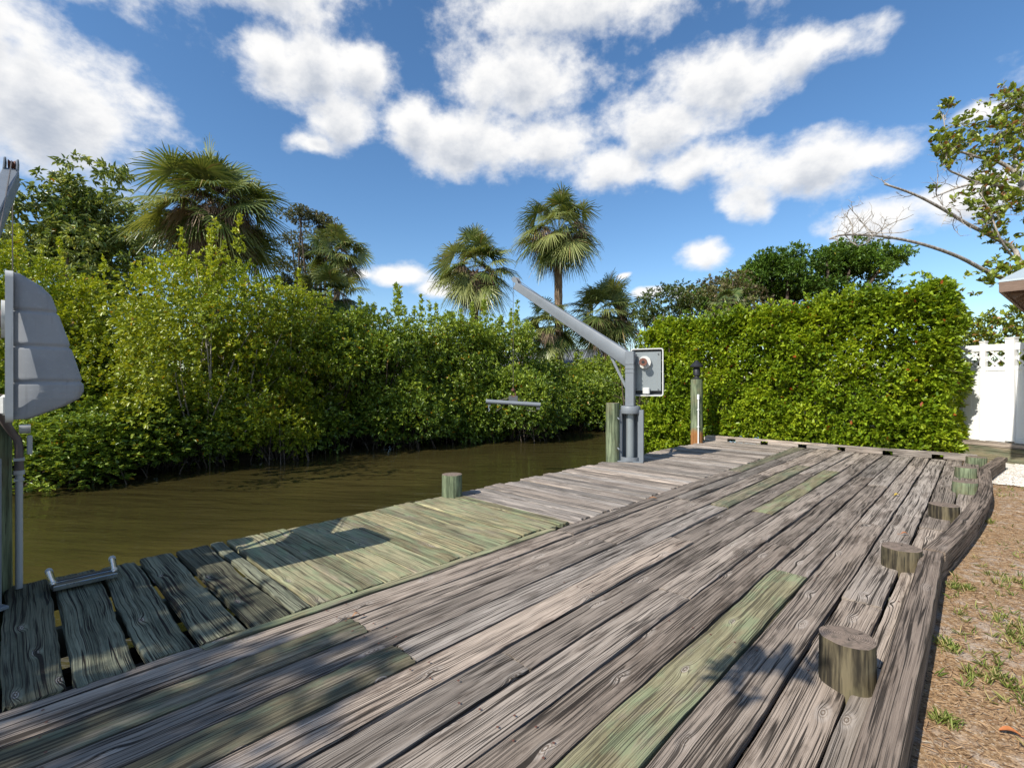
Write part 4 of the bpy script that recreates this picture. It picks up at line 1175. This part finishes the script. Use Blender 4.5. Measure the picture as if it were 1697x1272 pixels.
mA = mangrove('mangrove', site(-9.1, 14.6, BZ), 5.8, 4.6, 6.6, 104, 'buttonwood', 'tallest yellow-green mangrove on the far bank below the big shaggy palm', per=205, L=.088, k=8, group=G_M, spires=6, r=(.32, .62))
mB = mangrove('mangrove', site(-5.4, 18.6, BZ), 4.8, 4.2, 5.3, 84, 'mangrove', 'dark glossy mangrove mid bank, left of the shorter lone palm', per=190, L=.11, group=G_M, spires=12, r=(.34, .66))
mC = mangrove('mangrove', site(.1, 20.2, BZ), 3.6, 3.6, 3.0, 46, 'mangrove', 'mangrove clump jutting into the canal behind the spreader bar', per=190, L=.115, group=G_M, spires=3)
mD = mangrove('mangrove', site(-12.6, 12.8, BZ), 3.6, 3.2, 2.8, 34, 'mangrove', 'low dark mangrove overhanging the water at the far left', per=210, L=.12, group=G_M, spires=0)
def more(src, lat, dep, rz, sc, label, z=BZ):
    c = copy_tree(src); c.location = site(lat, dep, z); c.rotation_euler = (0, 0, R(rz)); c.scale = (sc[0], sc[0], sc[1]); c['label'] = label; return c
more(mA, -13.6, 13.3, 120, (1.0, .93), 'yellow-green mangrove rising behind the low dark one at far left')
more(mA, -8.0, 16.6, 215, (.90, .86), 'yellow-green mangrove right of the tallest one, under the grey oak')
more(mB, -6.8, 17.6, 70, (1.0, .88), 'dark mangrove filling the bank under the dark small palms')
more(mB, -2.7, 20.8, 160, (1.0, 1.0), 'dark mangrove with tall leader shoots under the shorter lone palm')
more(mB, -.6, 23.4, 250, (1.0, 1.03), 'mangrove behind the jutting clump, left of the crane boom')
more(mB, 2.2, 25.5, 20, (1.0, .66), 'mangrove under the crane boom in front of the tallest palm')
more(mB, 5.2, 28.4, 100, (1.0, .72), 'mangrove closing the canal behind the far crane')
more(mB, 8.8, 28.5, 190, (1.0, .85), 'farthest mangrove beside the left end of the hedge')
more(mC, -9.6, 13.5, 60, (.95, .72), 'low mangrove skirt at the foot of the tallest yellow-green one')
mangrove('mangrove', site(-7.3, 15.0, BZ), 2.5, 2.2, 1.95, 22, 'vine', 'bright yellow low mangrove spray overhanging the water left of the mooring piling', per=260, L=.085, group=G_M, spires=0, r=(.3, .5))
more(mC, -4.0, 18.2, 300, (.95, .85), 'small mangrove at the waterline under the shorter lone palm')
more(mC, 3.4, 24.3, 200, (1.0, .95), 'rounded mangrove at the waterline below the crane boom')
more(mC, -10.6, 12.0, 170, (1.0, .58), 'lowest mangrove skirt touching the water beside the ribbed crane cover')
more(mD, -15.4, 10.8, 90, (1.1, 1.1), 'mangrove at the extreme left behind the near crane cover')
more(mD, -2.1, 19.9, 200, (.9, .9), 'low dark mangrove left of the jutting clump')
more(mC, 6.0, 26.6, 20, (1.0, 1.0), 'small mangrove at the canal end beside the crane column')
for (lat, dep, rz, sc, lb) in [(-19, 9.5, 30, 1.0, 'mangrove beyond the left picture edge'),(-16.5, 15.8, 210, 1.0, 'tall mangrove behind the ribbed crane cover')]:
    more(mA, lat, dep, rz, (sc, sc), lb)
for k_, (lat, dep) in enumerate([(-11.5, 19.5), (-7.5, 21.5), (-3.8, 24.5), (1.0, 27.5), (4.5, 31), (-16, 17)]):
    more(mB, lat, dep, 40+k_*70, (1.1, .60 if lat > 0 else .82), ['background mangrove beyond the tallest one', 'background mangrove under the grey oak', 'background mangrove left of the shorter lone palm', 'background mangrove by the foot of the tallest palm', 'background mangrove beneath the low full palm', 'background mangrove beneath the umbrella tree'][k_])
# hanging vines on the tall mangrove
vn = empty('hanging_vine', site(-9.3, 11.9, 0), label='yellow-green vine strands hanging down the front of the tallest mangrove', cat='vine')
pp = []
for i in range(16):
    a = np.array((rng.normal()*1.3, rng.normal()*.5, rng.uniform(1.4, 3.0))); ln = rng.uniform(.7, 1.6); m = int(ln*46); s = rng.random(m)
    pp.append(a + np.stack([rng.normal(size=m)*.06, rng.normal(size=m)*.06, -s*ln], 1))
for i in range(30):                                   # draped blanket
    c_ = np.array((rng.normal()*1.6, rng.normal()*.5, rng.uniform(.9, 3.6))); m = 60
    pp.append(c_ + rng.normal(size=(m, 3))*np.array((.3, .2, .42)))
pp = np.concatenate(pp)
v, q, r = rosettes(pp, np.tile((.2, -.8, -.1), (len(pp), 1)), 4, .075, 1.0, .6, tone=np.clip(.5+rng.normal(size=len(pp))*.2, 0, 1)); fast_mesh('foliage', v, q, M['vine'], r, vn)

# --- sabal palms
def palm(name, loc, h, cr, nf, label, tr=.17, droopy=.55, dead=26, seg=34, boots=True, seed=1, group='sabal palms behind the mangroves'):
    rg = np.random.default_rng(seed)
    t = empty(name, loc, label=label, cat='palm tree', group=group)
    # trunk
    mb = MB(); lean = rg.normal(size=2)*.10; z = np.linspace(0, h, 30)
    mb.tube([(lean[0]*math.sin(q_/h*2), lean[1]*math.sin(q_/h*2), q_) for q_ in z], [tr*(1.12 if i < 3 else 1)*(1+.05*math.sin(i*2.7)) for i in range(30)], 14)
    mb.build('trunk', M['palm_bark'], t, smooth='all')
    ctr = np.array((lean[0]*math.sin(2), lean[1]*math.sin(2), h))
    if boots:
        bt = MB()
        for i in range(70):
            a = i*2.4; zz = h-1.1+i*1.1/70; rr = tr*1.05
            b = ctr*np.array((1, 1, 0)) + np.array((math.cos(a)*rr, math.sin(a)*rr, zz)); o_ = np.array((math.cos(a), math.sin(a), .9))
            e = b+o_*.13; sd = np.array((-math.sin(a), math.cos(a), 0))*.055
            bt.add([b-sd*1.3, b+sd*1.3, e+sd*.8, e-sd*.8, b-sd-o_*[.0, .0, .03]-(0, 0, .03), b+sd-(0, 0, .03), e+sd*.7-(0, 0, .02), e-sd*.7-(0, 0, .02)], [(0, 1, 2, 3), (7, 6, 5, 4), (0, 4, 5, 1), (1, 5, 6, 2), (2, 6, 7, 3), (3, 7, 4, 0)])
        bt.build('leaf_boots', M['deadpalm'], t)
    def fronds(n, elmin, elmax, pet, fan, droop, spreadang, tone0, tone1, width=.030):
        vs = []; qs = []; rs = []; off = 0
        for i in range(n):
            a = i*2.39996 + rg.normal()*.25; f_ = (i+.5)/n
            elv = elmax - (elmax-elmin)*f_**.85 + rg.normal()*.16
            d = np.array((math.cos(a)*math.cos(elv), math.sin(a)*math.cos(elv), math.sin(elv)))
            pl = pet*(.42+.75*rg.random()); base = ctr + d*.08 + np.array((0, 0, (1-f_)*.25))
            sag = droop*.35
            hub = base + d*pl - np.array((0, 0, sag*pl*.5*math.cos(elv)))
            # petiole
            sd = np.cross(d, (0, 0, 1.)); sd /= (np.linalg.norm(sd)+1e-6); upv = np.cross(sd, d)
            for (p0, p1) in ((base, (base+hub)/2 + np.array((0, 0, .03))), ((base+hub)/2 + np.array((0, 0, .03)), hub)):
                vs.append(np.array([p0-sd*.013, p0+sd*.013, p1+sd*.011, p1-sd*.011])); qs.append(np.array([[0, 1, 2, 3]])+off); rs.append(np.full(4, tone1)); off += 4
            dd = hub-base; dd /= np.linalg.norm(dd); roll = rg.normal()*.5
            sd2 = sd*math.cos(roll)+upv*math.sin(roll); up2 = np.cross(sd2, dd)
            tone = tone0+(tone1-tone0)*rg.random()
            for s in range(seg):
                th_ = (s/(seg-1)-.5)*2*spreadang; fl = fan*(1-.22*abs(th_)/spreadang)*(.9+.2*rg.random())
                cosd, sind = math.cos(th_), math.sin(th_)
                ray = dd*cosd + sd2*sind + up2*(.18*abs(sind)-.10)
                ray = ray/np.linalg.norm(ray); wv_ = np.cross(ray, up2); wv_ /= (np.linalg.norm(wv_)+1e-6)
                fold_ = up2*(.5 if s % 2 else -.5)*width
                cen = [hub + ray*fl*q_ - np.array((0, 0, 1))*droop*fl*(q_**2.2)*(.6+.5*rg.random()) for q_ in (0.03, .45, .78, 1.0)]
                wd_ = [width*.35, width*.75, width*.45, width*.06]
                row = []
                for c_, w_ in zip(cen, wd_): row += [c_-wv_*w_, c_+wv_*w_+fold_*.5]
                vs.append(np.array(row)); qs.append(np.array([[0, 1, 3, 2], [2, 3, 5, 4], [4, 5, 7, 6]])+off); off += 8
                rs.append(np.full(8, np.clip(tone+rg.normal()*.10, 0, 1)))
        return np.concatenate(vs), np.concatenate(qs), np.concatenate(rs)
    v, q, r = fronds(int(nf*1.35), R(-52), R(82), cr*.54, cr*.50, droopy*1.0, R(102), .05, .95, .043); fast_mesh('fronds', v, q, M['palm'], r, t)
    if dead:
        v, q, r = fronds(dead, R(-82), R(24), cr*.30, cr*.40, .9, R(75), .1, .9, .026); fast_mesh('dead_fronds', v, q, M['deadpalm'], r, t)
    return t
palm('palm_tree', site(-11.6, 19, -.5), 8.75, 2.95, 50, 'big shaggy palm with brown dead fronds above the left mangroves', tr=.28, dead=60, droopy=.40, seed=3)
palm('palm_tree', site(-2.0, 28, -.5), 8.5, 2.75, 38, 'shorter of the two slim lone palms in the sky, left of the tallest', tr=.21, dead=16, seed=5)
palm('palm_tree', site(3.0, 29, -.5), 11.1, 2.9, 42, 'tallest palm on a bare slender trunk above the crane boom', tr=.24, dead=18, seed=8, droopy=.6)
palm('palm_tree', site(5.75, 30, -.5), 6.3, 2.9, 40, 'low full palm between the tall palm trunk and the far crane', tr=.2, dead=12, seed=11, droopy=.42)
palm('palm_tree', site(2.3, 29.2, -.5), 5.3, 2.2, 26, 'small palm half hidden behind the crane boom', tr=.18, dead=8, seed=13)
palm('palm_tree', site(-9.7, 26.5, -.5), 9.0, 1.9, 28, 'small dark palm right of the grey oak', tr=.16, dead=6, seed=17)
palm('palm_tree', site(-8.7, 23.0, -.5), 6.0, 2.1, 26, 'drooping olive palm just above the mangrove line right of the oak', tr=.16, dead=10, seed=19)
palm('palm_tree', site(9.6, 21.8, -.1), 4.9, 1.1, 16, 'pale small palm poking out of the brown bush behind the hedge', tr=.14, dead=4, seed=23)

# --- broadleaf trees behind
def ell(c, r, n, rr=(.5, .9), flat=.7, hollow=.55):
    out = []
    for i in range(n):
        d = unit(rng.normal(size=3)); s = rng.uniform(hollow, 1.0)
        q_ = rng.uniform(*rr); out.append((tuple(np.array(c)+d*np.array(r)*s), (q_, q_, q_*flat)))
    return out
cl = ell((0, 0, 8.6), (3.4, 3.2, 2.6), 80, (.55, .95), .7, .3) + ell((.9, .2, 11.0), (1.4, 1.4, 1.3), 12, (.4, .7)) + ell((0, 0, 5.2), (3.4, 3, 2.0), 30) + ell((-4.3, -3.4, 8.6), (2.3, 2.3, 1.9), 16, (.5, .8)) + ell((-4.3, -3.4, 5.5), (2.3, 2.3, 1.9), 16, (.5, .8))
tree('umbrella_tree', site(-19.4, 22, -.5), cl, 62, 8, .20, 'umbrella', 'umbrella tree with drooping leaf rosettes behind the left mangroves', 'tree', upb=.2, droop=.5, width=.38, spread=1.1, r0=.16, nst=26)
cl = ell((0, 0, 12.1), (2.0, 2.0, 1.6), 22, (.45, .85), .6) + ell((-.7, -.4, 9.6), (1.6, 1.6, 1.7), 16, (.4, .8), .6) + ell((1.0, .8, 12.6), (1.0, 1.0, .7), 8, (.4, .6), .6)+ ell((-3.0, -2.6, 11.6), (1.6, 1.6, 1.2), 10, (.4, .7), .6)
tree('oak_tree', site(-13.6, 32, -.5), cl, 300, 6, .11, 'grey_oak', 'airy grey-green oak right of the big shaggy palm', 'tree', r0=.16, nst=20, upb=.2)
cl = ell((0, 0, 5.8), (2.3, 2.3, 1.6), 34, (.4, .75), .7, .6)
tree('shrub_tree', site(11.2, 25.5, -.1), cl, 170, 6, .12, 'brown_bush', 'brownish olive thicket tree behind the left half of the hedge', 'tree', r0=.1)
cl = ell((0, 0, 5.4), (1.7, 1.7, 2.0), 30, (.45, .8))
tree('shrub_tree', site(8.8, 27, -.1), cl, 170, 6, .13, 'oak', 'dark green bushy tree beside the low palm at the hedge end', 'tree', r0=.1)
cl = ell((0, 0, 8.0), (3.0, 2.6, 1.5), 50, (.6, 1.0), .55) + ell((3.2, 2.6, 8.9), (2.6, 2.4, 1.0), 34, (.5, .9), .5) + ell((-2.6, -2.4, 6.6), (1.9, 1.9, 1.5), 26, (.5, .9), .6) + ell((3.0, 2.5, 6.4), (2.2, 2.2, 1.5), 24, (.5, .9), .6)
tree('oak_tree', site(16.6, 29, -.1), cl, 215, 7, .15, 'oak_green', 'broad dense green oak rising behind the middle of the hedge', 'tree', r0=.22, nst=26)
cl = ell((0, 0, 2.5), (1.6, 1.0, 1.1), 30, (.4, .6)) + ell((1.6, -.8, 2.5), (1.6, 1.0, 1.0), 20, (.4, .6))
tree('bush', site(12.5, 11.6, -.1), cl, 250, 6, .10, 'seagrape', 'green bush behind the white fence under the pavilion eave', 'bush', r0=.05)

# --- the half bare tree at the right
bt = empty('bare_tree', site(14.9, 13.2, -.1), label='half bare pale limbed tree with sparse leaves at the right edge', cat='tree')
O = np.array(site(14.9, 13.2, -.1))
def S3(u, v, d):      # image pixel u, v at assumed depth d, projected from the camera
    return np.array(site((u-848.5)*d/800, d, 1.5+(636-v)*d/800)) - O
lim = MB(); twg = MB(); tips = []
def limb(pts, r0, r1, sides=8, mb=None):
    pts = np.array(pts); n = len(pts); t_ = np.linspace(0, n-1, (n-1)*4+1); out = []
    for x in t_:                                  # Catmull-Rom
        i = min(int(x), n-2); f = x-i; p0 = pts[max(i-1, 0)]; p1 = pts[i]; p2 = pts[i+1]; p3 = pts[min(i+2, n-1)]
        out.append(.5*((2*p1)+(-p0+p2)*f+(2*p0-5*p1+4*p2-p3)*f*f+(-p0+3*p1-3*p2+p3)*f**3))
    (mb or lim).tube(out, np.linspace(r0, r1, len(out)), sides); return np.array(out)
def twigs(path, n, ln, lev=2, r=.010, leafp=0.0, up=.4):
    for i in range(n):
        k = rng.integers(max(1, len(path)//5), len(path)); b = path[k]
        d = unit(rng.normal(size=3)+np.array((0, 0, up))); L_ = ln*rng.uniform(.5, 1.2)
        p = [b]; dd = d
        for s in range(5):
            dd = unit(dd + rng.normal(size=3)*.32 + np.array((0, 0, .08))); p.append(p[-1]+dd*L_/5)
        twg.tube(p, np.linspace(r, r*.35, 6), 4, caps=False)
        if lev > 1: twigs(np.array(p), 4, ln*.5, lev-1, r*.55, leafp, up)
        elif rng.random() < leafp: tips.append(p[-1]); tips.append(p[3])
root = np.zeros(3)
fork = S3(1735, 470, 13)
limb([root, root+np.array((.05, 0, 1.6)), fork], .22, .17, 12)
A = limb([fork, S3(1690, 470, 12.9), S3(1640, 452, 12.8), S3(1590, 426, 12.5), S3(1530, 405, 12.1), S3(1465, 392, 11.8), S3(1400, 389, 11.6), S3(1375, 396, 11.5)], .068, .018)
twigs(A[16:], 5, .55, 2, .012); twigs(A[20:26], 6, 1.0, 3, .016, 0, .8)
Bp = limb([fork, S3(1692, 436, 13), S3(1680, 412, 13.1), S3(1645, 392, 13), S3(1605, 372, 12.7), S3(1560, 345, 12.4), S3(1515, 322, 12.2), S3(1466, 305, 12)], .074, .022)
twigs(Bp[8:], 12, .7, 2, .012, .04)
Cp = limb([fork, S3(1720, 380, 13.2), S3(1700, 322, 13.3), S3(1660, 308, 13.3), S3(1620, 304, 13.2), S3(1585, 312, 13.0), S3(1545, 328, 12.8)], .075, .014)
twigs(Cp[8:], 14, .7, 2, .012, .2)
Dp = limb([S3(1700, 322, 13.3), S3(1685, 290, 13.5), S3(1655, 268, 13.5), S3(1620, 260, 13.4), S3(1592, 252, 13.3), S3(1575, 256, 13.2)], .07, .018)
twigs(Dp[4:], 16, .7, 2, .011, .25)
Ep = limb([S3(1622, 304, 13.2), S3(1590, 290, 13), S3(1570, 278, 12.9), S3(1568, 245, 12.9), S3(1566, 215, 12.9), S3(1563, 190, 12.9)], .03, .01)
twigs(Ep[6:], 12, .5, 2, .009, .55)
Fp = limb([S3(1685, 290, 13.5), S3(1680, 250, 13.8), S3(1668, 210, 13.9), S3(1672, 170, 14)], .05, .014)
twigs(Fp[3:], 16, .8, 2, .010, .3)
Gp = limb([S3(1720, 380, 13.2), S3(1735, 310, 13.6), S3(1720, 240, 13.8), S3(1700, 190, 13.8), S3(1690, 160, 13.8)], .07, .016)
twigs(Gp[4:], 18, .9, 2, .010, .3)
Hp = limb([S3(1690, 440, 13), S3(1660, 400, 12.6), S3(1640, 350, 12.6), S3(1625, 320, 12.6)], .03, .012)
twigs(Hp[2:], 10, .6, 2, .010, .6)
Ip = limb([S3(1700, 322, 13.3), S3(1670, 345, 13.1), S3(1650, 360, 13), S3(1630, 375, 12.9)], .03, .01)
twigs(Ip, 14, .6, 2, .010, .3)
lim.build('limb', M['pale_bark'], bt, smooth='all'); twg.build('twig', M['pale_bark'], bt)
tips = np.array(tips); 
cents = np.array([S3(*c) for c in ((1568, 222, 12.9), (1580, 238, 12.9), (1640, 205, 13.3), (1625, 235, 13.4), (1650, 245, 13.4), (1670, 225, 13.6), (1690, 215, 13.8), (1683, 255, 13.6), (1640, 262, 13.3), (1690, 290, 13.4), (1655, 305, 13.3), (1680, 325, 13), (1695, 345, 13), (1655, 365, 12.8), (1690, 400, 13), (1610, 328, 12.8), (1680, 165, 13.9), (1695, 175, 13.9), (1660, 178, 13.9), (1705, 250, 13.8), (1710, 310, 13.6), (1645, 285, 13.3), (1620, 200, 13.3), (1655, 445, 12.6), (1690, 440, 12.6), (1670, 455, 12.4), (1640, 468, 12.4))])
cp = np.concatenate([c + rng.normal(size=(15, 3))*np.array((.22, .22, .14)) for c in cents] + [tips])
v, q, r = rosettes(cp, np.tile((0, 0, .6), (len(cp), 1)), 6, .125, 1.1, .6, tone=np.clip(.5+rng.normal(size=len(cp))*.25, 0, 1))
fast_mesh('leaf_clusters', v, q, M['seagrape'], r, bt)

# --- tree behind the photographer that dapples the near walkway
cl = ell((0, 0, 5.6), (2.2, 2.2, .9), 32, (.35, .65), .4, .15) + ell((1.1, .8, 5.2), (1.2, 1.3, .6), 14, (.3, .5), .4, .1)
cl += ell((-1.0, 1.2, 5.5), (1.2, 1.0, .5), 17, (.33, .52), .4, .1)
cl += [((2.75, 6.4, 3.3), (.2, .2, .2)), ((2.72, 6.5, 3.28), (.13, .13, .13))]  # unseen loose leaf clumps, added to cast a round shadow by the first piling
tree('shade_tree', (-3.75, -7.3, -.12), cl, 290, 6, .12, 'oak', 'leafy yard tree standing behind the viewpoint that dapples the near walkway', 'tree', r0=.12)

# --- house glimpsed across the canal
hs = empty('house', site(4.2, 36, -.5), YAW, label='pale house with grey roof glimpsed between mangroves behind the tall palm', cat='house')
mb = MB(); mb.box((0, 0, 1.6), (11, 5, 3.2)); mb.build('wall', M['wall'], hs)
mb = MB(); mb.add([(-5.9, -3, 3.15), (5.9, -3, 3.15), (5.9, 3, 3.15), (-5.9, 3, 3.15), (-4, 0, 4.6), (4, 0, 4.6)], [(0, 1, 5, 4), (1, 2, 5), (2, 3, 4, 5), (3, 0, 4), (3, 2, 1, 0)]); mb.build('roof', M['shingle'], hs)
for x_ in (-3.6, -1.2, 1.4, 3.8):
    mb = MB(); mb.box((x_, -2.51, 1.8), (1.3, .06, 1.3)); wn = mb.build('window', M['vinyl'], hs)
    mb = MB(); mb.box((x_, -2.55, 1.8), (1.1, .03, 1.1)); mb.build('pane', M['glass'], wn)
